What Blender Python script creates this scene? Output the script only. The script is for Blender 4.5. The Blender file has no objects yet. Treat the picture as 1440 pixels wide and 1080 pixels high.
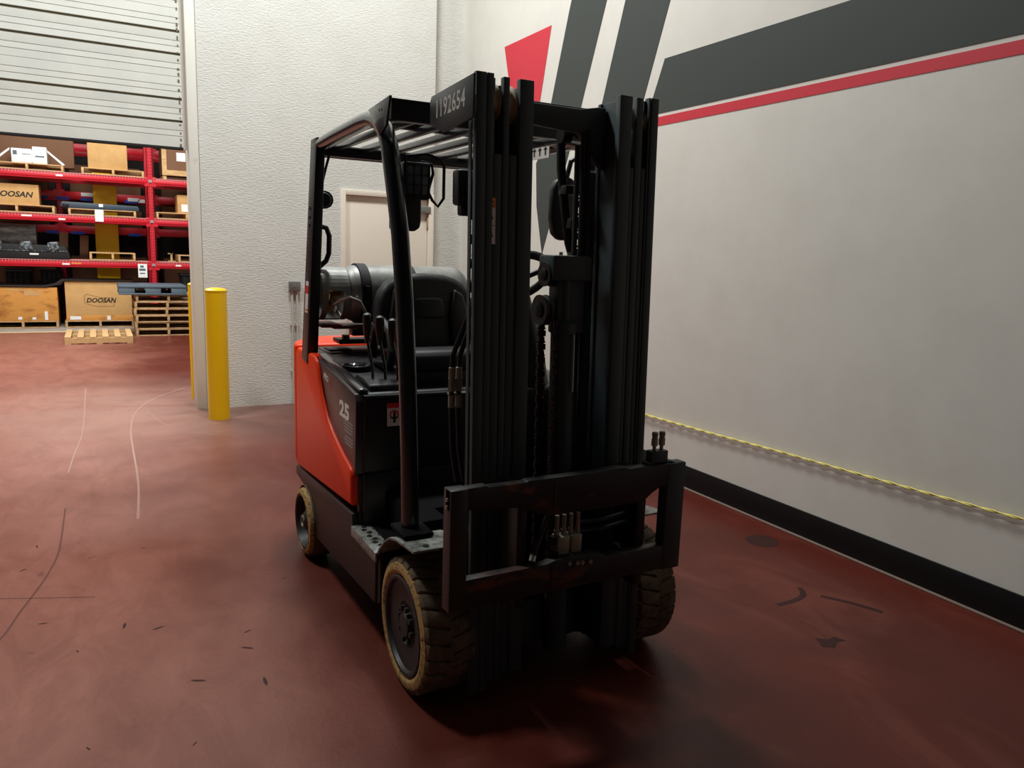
import bpy, bmesh, math, random
from mathutils import Vector, Matrix
random.seed(7)
PI = math.pi
R_ = math.radians
C = bpy.context.scene.collection
SC = bpy.context.scene

# ------------------------------------------------------------------ camera
CAM_H = 1.70
F_PX = 1076.8
def cam_axes(yaw, pitch, roll):
    cy, sy = math.cos(yaw), math.sin(yaw)
    f = Vector((sy*math.cos(pitch), cy*math.cos(pitch), -math.sin(pitch)))
    r = Vector((cy, -sy, 0)); u = r.cross(f)
    return r*math.cos(roll)+u*math.sin(roll), -r*math.sin(roll)+u*math.cos(roll), f
r_, u_, f_ = cam_axes(R_(28.4965), R_(9.7649), R_(2.0292))
cd = bpy.data.cameras.new('camera'); co = bpy.data.objects.new('camera', cd); C.objects.link(co)
co.matrix_world = Matrix(((r_.x, u_.x, -f_.x, 0), (r_.y, u_.y, -f_.y, 0), (r_.z, u_.z, -f_.z, CAM_H), (0, 0, 0, 1)))
cd.sensor_width = 36; cd.sensor_fit = 'HORIZONTAL'; cd.lens = F_PX/1440*36; cd.clip_start = .05; cd.clip_end = 100
SC.camera = co

# ------------------------------------------------------------------ light
SC.view_settings.view_transform = 'Standard'; SC.view_settings.look = 'None'
SC.view_settings.gamma = 1; SC.view_settings.use_curve_mapping = False
SC.view_settings.exposure = 0.0
w = bpy.data.worlds.new('world'); SC.world = w; w.use_nodes = True
w.node_tree.nodes['Background'].inputs[0].default_value = (1, .97, .92, 1)
w.node_tree.nodes['Background'].inputs[1].default_value = .02
def area(name, loc, sx, sy, power, col=(1, .96, .88), rot=(0, 0, 0)):
    l = bpy.data.lights.new(name, 'AREA'); l.shape = 'RECTANGLE'; l.size = sx; l.size_y = sy; l.energy = power; l.color = col
    o = bpy.data.objects.new(name, l); C.objects.link(o); o.location = loc; o.rotation_euler = rot
    return o
area('ceiling_lamp', (1.75, 5.75, 7.3), .9, .9, 300, (.96, 1, .99))
area('ceiling_lamp', (-1.3, 5.7, 7.3), .9, .9, 255, (.96, 1, .99))
area('warehouse_lamp', (-1.2, 11.4, 5.9), 3.0, 1.2, 520, (.97, 1, .98))
area('warehouse_lamp', (1.0, 13.6, 6.4), 3.0, 1.2, 330, (.97, 1, .98))

# ------------------------------------------------------------------ materials
def lin(c):
    return tuple((v/12.92 if v <= .04045 else ((v+.055)/1.055)**2.4) for v in (x/255 for x in c))
MATS = {}
def mat(name, rgb, rough=.5, metal=0, spec=.5, noise=None, bump=None, emit=None, coat=0):
    """rgb 0-255 display colour of the paint itself; noise=(scale, rgb2, lo, hi[, stretch]); bump=(scale, strength, distance[, stretch])"""
    if name in MATS: return MATS[name]
    m = bpy.data.materials.new(name); m.use_nodes = True; MATS[name] = m
    nt = m.node_tree; b = nt.nodes['Principled BSDF']
    c = lin(rgb)
    b.inputs['Base Color'].default_value = (*c, 1); b.inputs['Roughness'].default_value = rough
    b.inputs['Metallic'].default_value = metal; b.inputs['Specular IOR Level'].default_value = spec
    b.inputs['Coat Weight'].default_value = coat
    def coords(stretch):
        tc = nt.nodes.new('ShaderNodeTexCoord'); mp = nt.nodes.new('ShaderNodeMapping')
        mp.inputs['Scale'].default_value = stretch; nt.links.new(tc.outputs['Object'], mp.inputs['Vector']); return mp.outputs[0]
    if noise:
        n = nt.nodes.new('ShaderNodeTexNoise'); n.inputs['Scale'].default_value = noise[0]; n.inputs['Detail'].default_value = 5; n.inputs['Roughness'].default_value = .65
        nt.links.new(coords(noise[4] if len(noise) > 4 else (1, 1, 1)), n.inputs['Vector'])
        rp = nt.nodes.new('ShaderNodeValToRGB'); rp.color_ramp.elements[0].position = noise[2]; rp.color_ramp.elements[1].position = noise[3]
        rp.color_ramp.elements[0].color = (*c, 1); rp.color_ramp.elements[1].color = (*lin(noise[1]), 1)
        nt.links.new(n.outputs['Fac'], rp.inputs[0]); nt.links.new(rp.outputs[0], b.inputs['Base Color'])
    if bump:
        n = nt.nodes.new('ShaderNodeTexNoise'); n.inputs['Scale'].default_value = bump[0]; n.inputs['Detail'].default_value = 4
        nt.links.new(coords(bump[3] if len(bump) > 3 else (1, 1, 1)), n.inputs['Vector'])
        bp = nt.nodes.new('ShaderNodeBump'); bp.inputs['Strength'].default_value = bump[1]; bp.inputs['Distance'].default_value = bump[2]
        nt.links.new(n.outputs['Fac'], bp.inputs['Height']); nt.links.new(bp.outputs[0], b.inputs['Normal'])
    if emit:
        b.inputs['Emission Color'].default_value = (*c, 1); b.inputs['Emission Strength'].default_value = emit
    return m

def floor_material():
    m = bpy.data.materials.new('red_epoxy_floor'); m.use_nodes = True; nt = m.node_tree; b = nt.nodes['Principled BSDF']
    tc = nt.nodes.new('ShaderNodeTexCoord')
    def noise(scale, detail, stretch=(1, 1, 1), rough=.6, dist=0):
        mp = nt.nodes.new('ShaderNodeMapping'); mp.inputs['Scale'].default_value = stretch
        nt.links.new(tc.outputs['Object'], mp.inputs['Vector'])
        n = nt.nodes.new('ShaderNodeTexNoise'); n.inputs['Scale'].default_value = scale; n.inputs['Detail'].default_value = detail
        n.inputs['Roughness'].default_value = rough; n.inputs['Distortion'].default_value = dist
        nt.links.new(mp.outputs[0], n.inputs['Vector']); return n.outputs['Fac']
    def ramp(src, p0, p1, c0, c1):
        r = nt.nodes.new('ShaderNodeValToRGB'); e = r.color_ramp.elements
        e[0].position = p0; e[1].position = p1; e[0].color = (*c0, 1); e[1].color = (*c1, 1)
        nt.links.new(src, r.inputs[0]); return r.outputs[0]
    def mix(fac, a, bb):
        x = nt.nodes.new('ShaderNodeMix'); x.data_type = 'RGBA'
        nt.links.new(fac, x.inputs[0]); nt.links.new(a, x.inputs[6]); nt.links.new(bb, x.inputs[7]); return x.outputs[2]
    base = ramp(noise(.9, 6), .3, .72, lin((80, 29, 21)), lin((96, 37, 27)))
    scuff = ramp(noise(2.2, 8, (1.0, .45, 1), .7, .8), .52, .75, (0, 0, 0), (1, 1, 1))
    pale = nt.nodes.new('ShaderNodeRGB'); pale.outputs[0].default_value = (*lin((140, 84, 70)), 1)
    sc = nt.nodes.new('ShaderNodeMath'); sc.operation = 'MULTIPLY'; sc.inputs[1].default_value = .34; nt.links.new(scuff, sc.inputs[0])
    col = mix(sc.outputs[0], base, pale.outputs[0])
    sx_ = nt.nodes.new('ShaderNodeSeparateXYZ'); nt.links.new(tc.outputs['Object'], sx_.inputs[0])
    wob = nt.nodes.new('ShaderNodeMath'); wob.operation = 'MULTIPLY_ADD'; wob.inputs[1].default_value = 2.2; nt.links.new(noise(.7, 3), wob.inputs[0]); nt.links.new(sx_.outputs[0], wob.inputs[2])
    sheen_mask = nt.nodes.new('ShaderNodeMapRange'); sheen_mask.interpolation_type = 'SMOOTHSTEP'; sheen_mask.inputs['From Min'].default_value = 2.3; sheen_mask.inputs['From Max'].default_value = .7  # mask for the painted left-hand sheen, fading out towards larger x
    sheen_mask.inputs['To Min'].default_value = 0; sheen_mask.inputs['To Max'].default_value = .62; nt.links.new(wob.outputs[0], sheen_mask.inputs['Value'])
    lm = nt.nodes.new('ShaderNodeMath'); lm.operation = 'MULTIPLY'; nt.links.new(sheen_mask.outputs[0], lm.inputs[0])
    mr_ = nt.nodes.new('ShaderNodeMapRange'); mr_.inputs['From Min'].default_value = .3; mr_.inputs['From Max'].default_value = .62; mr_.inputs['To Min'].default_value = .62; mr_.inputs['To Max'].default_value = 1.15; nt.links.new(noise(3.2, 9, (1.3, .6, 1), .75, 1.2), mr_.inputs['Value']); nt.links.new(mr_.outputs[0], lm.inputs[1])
    worn = nt.nodes.new('ShaderNodeRGB'); worn.outputs[0].default_value = (*lin((168, 113, 98)), 1)  # glossy sheen left of the truck, painted in as a paler floor colour
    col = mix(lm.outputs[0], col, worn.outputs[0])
    vd = nt.nodes.new('ShaderNodeVectorMath'); vd.operation = 'DISTANCE'; vd.inputs[1].default_value = (.35, 8.4, 0); nt.links.new(tc.outputs['Object'], vd.inputs[0])
    dm = nt.nodes.new('ShaderNodeMapRange'); dm.interpolation_type = 'SMOOTHSTEP'; dm.inputs['From Min'].default_value = 2.6; dm.inputs['From Max'].default_value = .3; dm.inputs['To Max'].default_value = .85
    nt.links.new(vd.outputs['Value'], dm.inputs['Value'])
    dn = nt.nodes.new('ShaderNodeMath'); dn.operation = 'MULTIPLY'; nt.links.new(dm.outputs[0], dn.inputs[0]); nt.links.new(noise(1.7, 7, (.5, 1.6, 1), .7, .6), dn.inputs[1])
    dust = nt.nodes.new('ShaderNodeRGB'); dust.outputs[0].default_value = (*lin((168, 138, 126)), 1)
    col = mix(dn.outputs[0], col, dust.outputs[0])
    spots = ramp(noise(7, 3, (1, 1, 1), .5), .70, .74, (0, 0, 0), (1, 1, 1))
    sp = nt.nodes.new('ShaderNodeMath'); sp.operation = 'MULTIPLY'; sp.inputs[1].default_value = .35; nt.links.new(spots, sp.inputs[0])
    dark = nt.nodes.new('ShaderNodeRGB'); dark.outputs[0].default_value = (*lin((70, 40, 36)), 1)
    col = mix(sp.outputs[0], col, dark.outputs[0])
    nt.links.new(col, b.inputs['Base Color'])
    rr = nt.nodes.new('ShaderNodeMapRange'); rr.inputs['To Min'].default_value = .26; rr.inputs['To Max'].default_value = .5
    nt.links.new(noise(1.6, 6, (1, .6, 1)), rr.inputs['Value']); nt.links.new(rr.outputs[0], b.inputs['Roughness'])
    bp = nt.nodes.new('ShaderNodeBump'); bp.inputs['Strength'].default_value = .25; bp.inputs['Distance'].default_value = .004
    nt.links.new(noise(38, 3), bp.inputs['Height']); nt.links.new(bp.outputs[0], b.inputs['Normal'])
    b.inputs['Specular IOR Level'].default_value = .24
    return m

M = {}
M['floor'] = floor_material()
M['stucco'] = mat('painted_stucco', (214, 213, 206), .75, bump=(46, .5, .012, (.55, 1, 1.7)), noise=(2.5, (206, 204, 196), .4, .8))
M['wall_white'] = mat('smooth_white_wall', (218, 214, 205), .6, noise=(3, (211, 206, 197), .4, .75))
M['wall_cream'] = mat('cream_wall', (216, 210, 199), .7)
M['jamb'] = mat('jamb_white_steel', (222, 219, 208), .45, noise=(9, (190, 180, 160), .62, .8))
M['door_cream'] = mat('cream_door_paint', (226, 214, 198), .5)
M['roller'] = mat('roller_door_white', (218, 218, 209), .5, noise=(2, (208, 209, 202), .4, .7))
M['roller_groove'] = mat('roller_groove_dirt', (112, 104, 82), .8)
M['ceiling'] = mat('ceiling_grey', (92, 92, 92), .8)
M['wall_dim'] = mat('dim_grey_wall', (72, 71, 70), .8)
M['dark_wall'] = mat('warehouse_dark_wall', (58, 50, 48), .8)
M['baseboard'] = mat('black_baseboard', (11, 11, 13), .5, spec=.3)
M['caulk'] = mat('pale_caulk', (128, 106, 96), .7)
M['mural_grey'] = mat('mural_grey', (64, 68, 65), .65, spec=.3)
M['mural_red'] = mat('mural_red', (206, 40, 58), .55)
M['concrete'] = mat('bare_concrete', (168, 156, 148), .7, noise=(4, (150, 136, 128), .4, .7))
M['line'] = mat('cream_floor_line', (226, 210, 160), .6)
M['yellow'] = mat('safety_yellow', (240, 190, 0), .4, noise=(14, (160, 110, 20), .70, .76))
M['yellow_col'] = mat('column_yellow', (255, 204, 0), .5)
M['rope'] = mat('yellow_rope', (236, 222, 128), .8, noise=(60, (120, 100, 50), .6, .72))
M['metal_grey'] = mat('galvanised_grey', (130, 130, 128), .45, metal=.6)
M['conduit'] = mat('painted_conduit', (196, 190, 178), .5)
# forklift
M['black'] = mat('black_satin_paint', (26, 29, 31), .4)
M['mast'] = mat('mast_black_paint', (52, 63, 66), .55)
M['black_gloss'] = mat('black_gloss_paint', (24, 25, 28), .25, coat=.4)
M['plastic'] = mat('black_plastic', (26, 27, 29), .42, bump=(300, .15, .001))
M['hood_panel'] = mat('brown_grey_panel', (52, 46, 46), .35)
M['skirt'] = mat('charcoal_frame', (40, 36, 36), .45)
M['orange'] = mat('orange_paint', (250, 62, 10), .38, spec=.28)
M['vinyl'] = mat('black_vinyl', (24, 25, 27), .5, bump=(120, .2, .001))
M['rubber'] = mat('black_rubber', (20, 20, 20), .7)
M['mat'] = mat('black_floor_mat', (16, 16, 16), .9, spec=.1)
M['tire'] = mat('tan_rubber', (112, 95, 74), .85, noise=(30, (70, 60, 48), .4, .7), bump=(90, .5, .004))
M['sidewall'] = mat('tan_sidewall', (186, 150, 92), .85, noise=(60, (84, 64, 40), .5, .66), bump=(140, .6, .004))
M['rim'] = mat('black_rim', (44, 42, 42), .5)
M['steel'] = mat('bright_steel', (190, 188, 182), .35, metal=.9)
M['step'] = mat('worn_step_steel', (150, 152, 144), .5, metal=.3, noise=(40, (84, 84, 80), .45, .65))
M['chain'] = mat('oily_chain', (66, 54, 44), .5, metal=.5)
M['sheave'] = mat('rusty_sheave', (170, 150, 120), .6)
M['tank'] = mat('galvanised_tank', (150, 150, 146), .45, metal=.45, noise=(7, (112, 112, 108), .4, .7))
M['rusty_bar'] = mat('black_bar_with_rust', (30, 29, 29), .55, noise=(4.5, (130, 72, 32), .60, .74, (1, 1, 2.2)))
M['rusty_low'] = mat('lower_bar_with_rust', (30, 29, 29), .55, noise=(3.2, (118, 64, 28), .53, .68, (1, 1, 2.6)))
M['brass'] = mat('brass_valve', (190, 150, 70), .35, metal=.9)
M['red_dark'] = mat('dark_red_paint', (120, 26, 20), .5)
M['decal_white'] = mat('decal_white', (232, 228, 222), .5)
M['decal_grey'] = mat('decal_grey', (150, 146, 144), .5)
M['decal_red'] = mat('decal_red', (226, 40, 48), .5)
M['decal_orange'] = mat('decal_orange', (226, 140, 70), .5)
M['decal_ink'] = mat('decal_ink', (50, 46, 44), .6)
M['plate'] = mat('plate_black', (44, 45, 47), .4)
M['stencil'] = mat('stencil_grey', (206, 206, 200), .6)
M['gauge_gloss'] = mat('lamp_lens', (90, 94, 100), .15)
M['alloy'] = mat('dull_alloy', (150, 145, 128), .5, metal=.4)
# warehouse
M['rack_red'] = mat('rack_red', (204, 22, 42), .4)
M['rack_dark'] = mat('rack_dark_red', (140, 22, 34), .5)
M['wire'] = mat('wire_deck_pink', (226, 150, 146), .5)
M['wood'] = mat('pallet_wood', (214, 176, 124), .8, noise=(9, (176, 136, 88), .4, .7, (1, 6, 6)))
M['wood_old'] = mat('weathered_pallet_wood', (204, 168, 122), .85, noise=(9, (128, 94, 62), .4, .7, (1, 6, 6)))
M['card'] = mat('cardboard', (206, 162, 104), .8, noise=(5, (196, 150, 92), .4, .7))
M['card_orange'] = mat('old_orange_cardboard', (206, 142, 66), .8, noise=(4, (150, 92, 38), .5, .72, (1, 1, 2)))
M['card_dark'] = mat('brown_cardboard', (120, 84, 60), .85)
M['black_sheet'] = mat('black_sheet', (30, 22, 22), .6)
M['plastic_pallet'] = mat('blue_grey_plastic', (82, 97, 108), .5)
M['teal'] = mat('dark_teal_steel', (52, 66, 78), .5)
M['white_wrap'] = mat('white_wrap', (232, 234, 236), .4)
M['wrap'] = mat('clear_wrap_over_black', (120, 126, 132), .25, noise=(22, (30, 32, 36), .42, .56))
M['wrap_grey'] = mat('grey_film', (120, 112, 108), .35, noise=(8, (80, 70, 66), .4, .6, (1, 1, 3)))
M['blue'] = mat('label_blue', (30, 60, 170), .5)
M['paper'] = mat('paper', (240, 240, 236), .7)
M['ink'] = mat('ink_black', (34, 28, 24), .7)
M['grime'] = mat('tyre_mark', (56, 29, 25), .6, spec=.2)
M['skid'] = mat('skid_mark', (104, 66, 57), .6, spec=.2)
M['scuff'] = mat('pale_scuff', (152, 114, 102), .7)

# ------------------------------------------------------------------ mesh helpers
class MB:
    def __init__(self): self.bm = bmesh.new(); self.mats = []
    def _merge(self, t, bev=0, seg=2, mi=0, edges=None):
        bmesh.ops.recalc_face_normals(t, faces=t.faces)
        if bev > 0:
            es = [e for e in t.edges if len(e.link_faces) == 2 and e.calc_face_angle(0) > .5]
            if es: bmesh.ops.bevel(t, geom=es, offset=bev, segments=seg, profile=.5, affect='EDGES', clamp_overlap=True)
        for f in t.faces: f.material_index = mi
        me = bpy.data.meshes.new('tmp'); t.to_mesh(me); t.free(); self.bm.from_mesh(me); bpy.data.meshes.remove(me)
        return self
    def box(self, x0, y0, z0, x1, y1, z1, bev=0, rot=None, seg=2, mi=0):
        t = bmesh.new(); bmesh.ops.create_cube(t, size=1)
        c = Vector(((x0+x1)/2, (y0+y1)/2, (z0+z1)/2)); s = Vector((abs(x1-x0), abs(y1-y0), abs(z1-z0)))
        for v in t.verts: v.co = Vector((v.co.x*s.x, v.co.y*s.y, v.co.z*s.z))
        if bev > 0:
            bmesh.ops.bevel(t, geom=t.edges[:], offset=min(bev, min(s)*.45), segments=seg, profile=.5, affect='EDGES')
        for v in t.verts:
            if rot: v.co = rot @ v.co
            v.co += c
        return self._merge(t, mi=mi)
    def prism(self, pts, axis, a0, a1, bev=0, seg=2, mi=0):
        t = bmesh.new()
        mk = {'x': lambda p, a: (a, p[0], p[1]), 'y': lambda p, a: (p[0], a, p[1]), 'z': lambda p, a: (p[0], p[1], a)}[axis]
        lo = [t.verts.new(mk(p, a0)) for p in pts]; hi = [t.verts.new(mk(p, a1)) for p in pts]
        n = len(pts); t.faces.new(lo); t.faces.new(hi[::-1])
        for i in range(n): t.faces.new((lo[i], hi[i], hi[(i+1) % n], lo[(i+1) % n]))
        return self._merge(t, bev, seg, mi)
    def tube(self, path, r, n=10, closed=False, mi=0, flat=1.0):
        t = bmesh.new(); P = [Vector(p) for p in path]; m = len(P)
        rr = r if isinstance(r, (list, tuple)) else [r]*m
        rings = []; ref = None
        for i in range(m):
            if closed: d = P[(i+1) % m]-P[i-1]
            else: d = P[min(i+1, m-1)]-P[max(i-1, 0)]
            d.normalize()
            if ref is None:
                ref = Vector((0, 0, 1)) if abs(d.z) < .9 else Vector((1, 0, 0))
            a = d.cross(ref).normalized(); b = a.cross(d).normalized(); ref = b
            rings.append([t.verts.new(P[i]+rr[i]*(math.cos(k*2*PI/n)*a+flat*math.sin(k*2*PI/n)*b)) for k in range(n)])
        for i in range(m if closed else m-1):
            A, B = rings[i], rings[(i+1) % m]
            for k in range(n): t.faces.new((A[k], A[(k+1) % n], B[(k+1) % n], B[k]))
        if not closed: t.faces.new(rings[0]); t.faces.new(rings[-1][::-1])
        return self._merge(t, mi=mi)
    def lathe(self, prof, c, axis='z', n=32, mi=0, closed=False, cap=False):
        """prof: (radius, height along axis)"""
        t = bmesh.new(); c = Vector(c)
        ax = {'x': (Vector((0, 1, 0)), Vector((0, 0, 1)), Vector((1, 0, 0))), 'y': (Vector((1, 0, 0)), Vector((0, 0, 1)), Vector((0, 1, 0))), 'z': (Vector((1, 0, 0)), Vector((0, 1, 0)), Vector((0, 0, 1)))}[axis]
        rings = []
        for (r, h) in prof:
            if r < 1e-5: rings.append([t.verts.new(c+ax[2]*h)])
            else: rings.append([t.verts.new(c+ax[2]*h+r*(math.cos(k*2*PI/n)*ax[0]+math.sin(k*2*PI/n)*ax[1])) for k in range(n)])
        pairs = list(zip(rings[:-1], rings[1:]))
        if closed: pairs.append((rings[-1], rings[0]))
        for A, B in pairs:
            for k in range(n):
                a = [A[k % len(A)], A[(k+1) % len(A)], B[(k+1) % len(B)], B[k % len(B)]]
                u = []
                for v in a:
                    if v not in u: u.append(v)
                if len(u) > 2: t.faces.new(u)
        if cap:
            for R in (rings[0], rings[-1]):
                if len(R) > 2: t.faces.new(R)
        return self._merge(t, mi=mi)
    def cyl(self, c, axis, r, h, n=20, bev=0, mi=0):
        b = min(bev, r*.4, h*.4)
        pr = [(r-b, 0), (r, b), (r, h-b), (r-b, h)] if b > 0 else [(r, 0), (r, h)]
        return self.lathe(pr, c, axis, n, mi, cap=True)
    def rod(self, a, b, r, n=10, mi=0): return self.tube([a, b], r, n, mi=mi)
    def poly(self, pts, mi=0):
        f = self.bm.faces.new([self.bm.verts.new(p) for p in pts]); f.material_index = mi; return self
    def hexa(self, P, bev=0, mi=0):
        """8 corners: bottom 4 then top 4"""
        t = bmesh.new(); v = [t.verts.new(p) for p in P]
        for q in ((0, 1, 2, 3), (4, 5, 6, 7), (0, 1, 5, 4), (1, 2, 6, 5), (2, 3, 7, 6), (3, 0, 4, 7)): t.faces.new([v[i] for i in q])
        return self._merge(t, bev, 2, mi)
    def shear(self, k, z0):
        for v in self.bm.verts: v.co.y += (v.co.z-z0)*k
        return self
    def build(self, name, m, parent=None, origin=(0, 0, 0), angle=38):
        o = Vector(origin)
        for v in self.bm.verts: v.co -= o
        me = bpy.data.meshes.new(name); self.bm.to_mesh(me); self.bm.free()
        for p in me.polygons: p.use_smooth = True
        me.set_sharp_from_angle(angle=R_(angle))
        for x in (m if isinstance(m, (list, tuple)) else [m]): me.materials.append(x)
        ob = bpy.data.objects.new(name, me); C.objects.link(ob)
        if parent: ob.parent = parent
        return ob
def tag(o, label=None, cat=None, group=None, kind=None):
    if label: o['label'] = label
    if cat: o['category'] = cat
    if group: o['group'] = group
    if kind: o['kind'] = kind
    return o
def empty(name, loc, label, cat, group=None, rz=0):
    o = bpy.data.objects.new(name, None); C.objects.link(o); o.location = loc; o.rotation_euler.z = rz; o.empty_display_size = .1
    return tag(o, label, cat, group)
def copy_tree(o, parent=None):
    c = o.copy(); C.objects.link(c); c.parent = parent
    for ch in list(o.children): copy_tree(ch, c)
    return c
def place(src, loc, label, rz=None):
    c = copy_tree(src); c.location = loc; c['label'] = label
    if rz is not None: c.rotation_euler.z = rz
    return c
def struct(o, label=None):
    o['kind'] = 'structure'
    if label: o['label'] = label
    return o
def text(s, size, org, X, Y, depth, m, name, parent, origin=(0, 0, 0), shear=0, sx=1.0, bold=0, space=1.0):
    """flat lettering standing on a surface: org = left end of the baseline, X/Y = reading and up directions"""
    cu = bpy.data.curves.new('lettering', 'FONT'); cu.body = s; cu.size = size; cu.extrude = depth; cu.shear = shear; cu.resolution_u = 3; cu.offset = bold; cu.space_character = space
    tmp = bpy.data.objects.new('lettering_source', cu); C.objects.link(tmp)
    dg = bpy.context.evaluated_depsgraph_get(); me = bpy.data.meshes.new_from_object(tmp.evaluated_get(dg))
    bpy.data.objects.remove(tmp); bpy.data.curves.remove(cu)
    X = Vector(X).normalized(); Y = Vector(Y).normalized(); Z = X.cross(Y)
    for v in me.vertices:
        p = v.co.copy(); v.co = Vector(org)-Vector(origin)+X*p.x*sx+Y*p.y+Z*(p.z+depth)
    me.name = name; me.materials.clear(); me.materials.append(m)
    o = bpy.data.objects.new(name, me); C.objects.link(o)
    if parent: o.parent = parent
    return o

# ------------------------------------------------------------------ room shell
WX, BY = 3.82, 8.28
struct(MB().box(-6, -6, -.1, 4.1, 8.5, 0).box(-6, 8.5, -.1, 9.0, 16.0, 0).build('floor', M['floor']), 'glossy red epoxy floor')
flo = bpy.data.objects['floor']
struct(MB().box(-6, 16.0, -.1, 9.0, 21, -.002).build('floor', M['concrete']), 'bare concrete floor under the racking')
MB().box(-6, 15.92, -.001, 9.0, 16.0, .004).build('painted_line', M['line'], flo)
struct(MB().box(-6.2, -6, 7.8, 4.2, 8.5, 8.0).build('ceiling', M['ceiling']))
struct(MB().box(-6.2, 8.5, 7.6, 9.2, 21, 7.8).build('ceiling', M['ceiling']))
wr = struct(MB().box(WX, -6, 0, WX+.2, 8.7, 7.8).build('wall_right', M['wall_white']))
struct(MB().box(-6.2, -6, 0, -6, 21, 7.8).build('wall_left', M['wall_dim']))
struct(MB().box(-6.2, -6.2, 0, 4.0, -6, 7.8).build('wall_front', M['wall_dim']))
struct(MB().box(9.0, 8.5, 0, 9.2, 21, 7.6).build('wall_right', M['dark_wall']), 'warehouse side wall')
struct(MB().box(-6, 20.8, 0, 9, 21, 7.6).build('wall_back', M['dark_wall']), 'dark far wall of the warehouse')
# dividing wall: pier between the roller door and the right wall, lintel, far left
DX = 3.40; DTOP = 2.30
wb = struct(MB().box(.93, BY, 0, 2.33, 8.5, 7.8).box(2.33, BY, DTOP, DX, 8.5, 7.8).box(-6, BY, 0, -3.6, 8.5, 7.8)
            .box(-3.6, BY, 4.9, .93, 8.5, 7.8).build('wall_back', M['stucco']), 'rough white painted wall behind the truck')
struct(MB().box(DX-.02, 8.47, 0, WX+.05, 8.52, 7.8).build('wall_back', M['stucco']), 'smooth pilaster beside the right wall')
# mural on the right wall
def mural(name, pts, m):
    MB().prism(pts, 'x', WX-.003, WX+.002).build(name, m, wr)
mural('grey_band', [(4.82, 3.165), (4.99, 2.775), (-4.5, 2.775), (-4.5, 3.165)], M['mural_grey'])
mural('red_stripe', [(5.06, 2.75), (5.10, 2.685), (-4.5, 2.685), (-4.5, 2.75)], M['mural_red'])
mural('grey_bar', [(6.215, 3.82), (6.45, 3.12), (6.57, 2.75), (6.03, 2.75), (5.92, 3.04), (5.52, 4.05), (6.13, 4.05)], M['mural_grey'])
mural('grey_bar', [(5.25, 4.05), (5.61, 2.99), (5.69, 2.76), (5.12, 2.76), (5.05, 2.91), (4.62, 4.05)], M['mural_grey'])
mural('red_wedge', [(7.45, 3.78), (6.51, 3.78), (6.62, 3.33), (6.72, 2.95), (6.98, 2.95), (7.32, 3.40)], M['mural_red'])
mural('red_corner', [(8.45, 2.76), (7.95, 2.76), (7.95, 2.66), (8.45, 2.66)], M['mural_red'])
mural('grey_spike', [(6.52, 1.69), (6.66, 2.15), (6.70, 2.56), (6.64, 2.62), (6.1, 2.62), (6.38, 2.0)], M['mural_grey'])
struct(MB().box(WX-.014, -6, 0, WX, 8.47, .17, .003).build('baseboard_right', M['baseboard']))
struct(MB().box(WX-.035, -6, 0, WX-.014, 8.47, .012, .004).build('trim_1', M['caulk']))
# jamb
jm = struct(MB().box(.84, BY-.012, 0, .93, BY+.04, 4.9, .004).box(.84, BY+.03, 0, .88, 8.55, 4.9, .003).build('trim_2', M['jamb']), 'white steel door jamb')
MB().box(.925, BY-.005, 0, .935, BY+.001, 4.9).build('joint', M['decal_grey'], jm)
# roller door: ribbed sections
d1 = bpy.data.objects.new('door_1', None); C.objects.link(d1); struct(d1, 'raised white sectional door, two sections in view')
def section(z0, z1, first):
    m = MB(); Y0 = 8.335
    base = z0 if not first else z0+.035
    prof = []
    z = z0; ev = []
    k = 0; g = base
    while g < z1-.02:
        if g > z0+.05: ev.append((g, 'deep'))
        ev.append((g+.067, 'thin')); ev.append((g+.12, 'thin')); g += .205
    prof = [(Y0, z0)]
    for (g, t) in sorted(ev):
        if g > z1-.02: continue
        if t == 'deep': prof += [(Y0-.004, g-.026), (Y0-.004, g-.014), (Y0+.014, g-.010), (Y0+.014, g+.010), (Y0-.002, g+.012)]
        else: prof += [(Y0, g-.003), (Y0+.005, g-.001), (Y0+.005, g+.001), (Y0-.001, g+.003)]
    prof += [(Y0, z1-.003)]
    pts = prof+[(Y0+.05, z1-.003), (Y0+.05, z0)]
    m.prism(pts, 'x', -3.6, .80)
    o = m.build('door_section', M['roller'], d1, angle=20)
    for (g, t) in ev:
        if t == 'deep' and g < z1-.02: MB().box(-3.6, Y0+.011, g-.010, .80, Y0+.0145, g+.010).build('groove', M['roller_groove'], o)
    return o
zz = 2.59; section(2.59, 3.24, True)
for k in range(3): section(3.24+k*.615, 3.24+(k+1)*.615, False)
MB().box(-3.6, 8.335, 2.565, .80, 8.385, 2.59, .004).build('bottom_seal', M['rubber'], d1)
MB().box(.80, 8.335, 2.57, .84, 8.375, 4.9).build('side_track', M['conduit'], d1)
m = MB()
for k in range(34):
    z = 2.6+k*.065+random.uniform(-.012, .012); m.box(.772+random.uniform(-.004, .008), 8.328, z, .786, 8.334, z+random.uniform(.008, .034))
tag(m.build('hinge_grime', M['roller_groove'], d1), kind='stuff')
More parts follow.
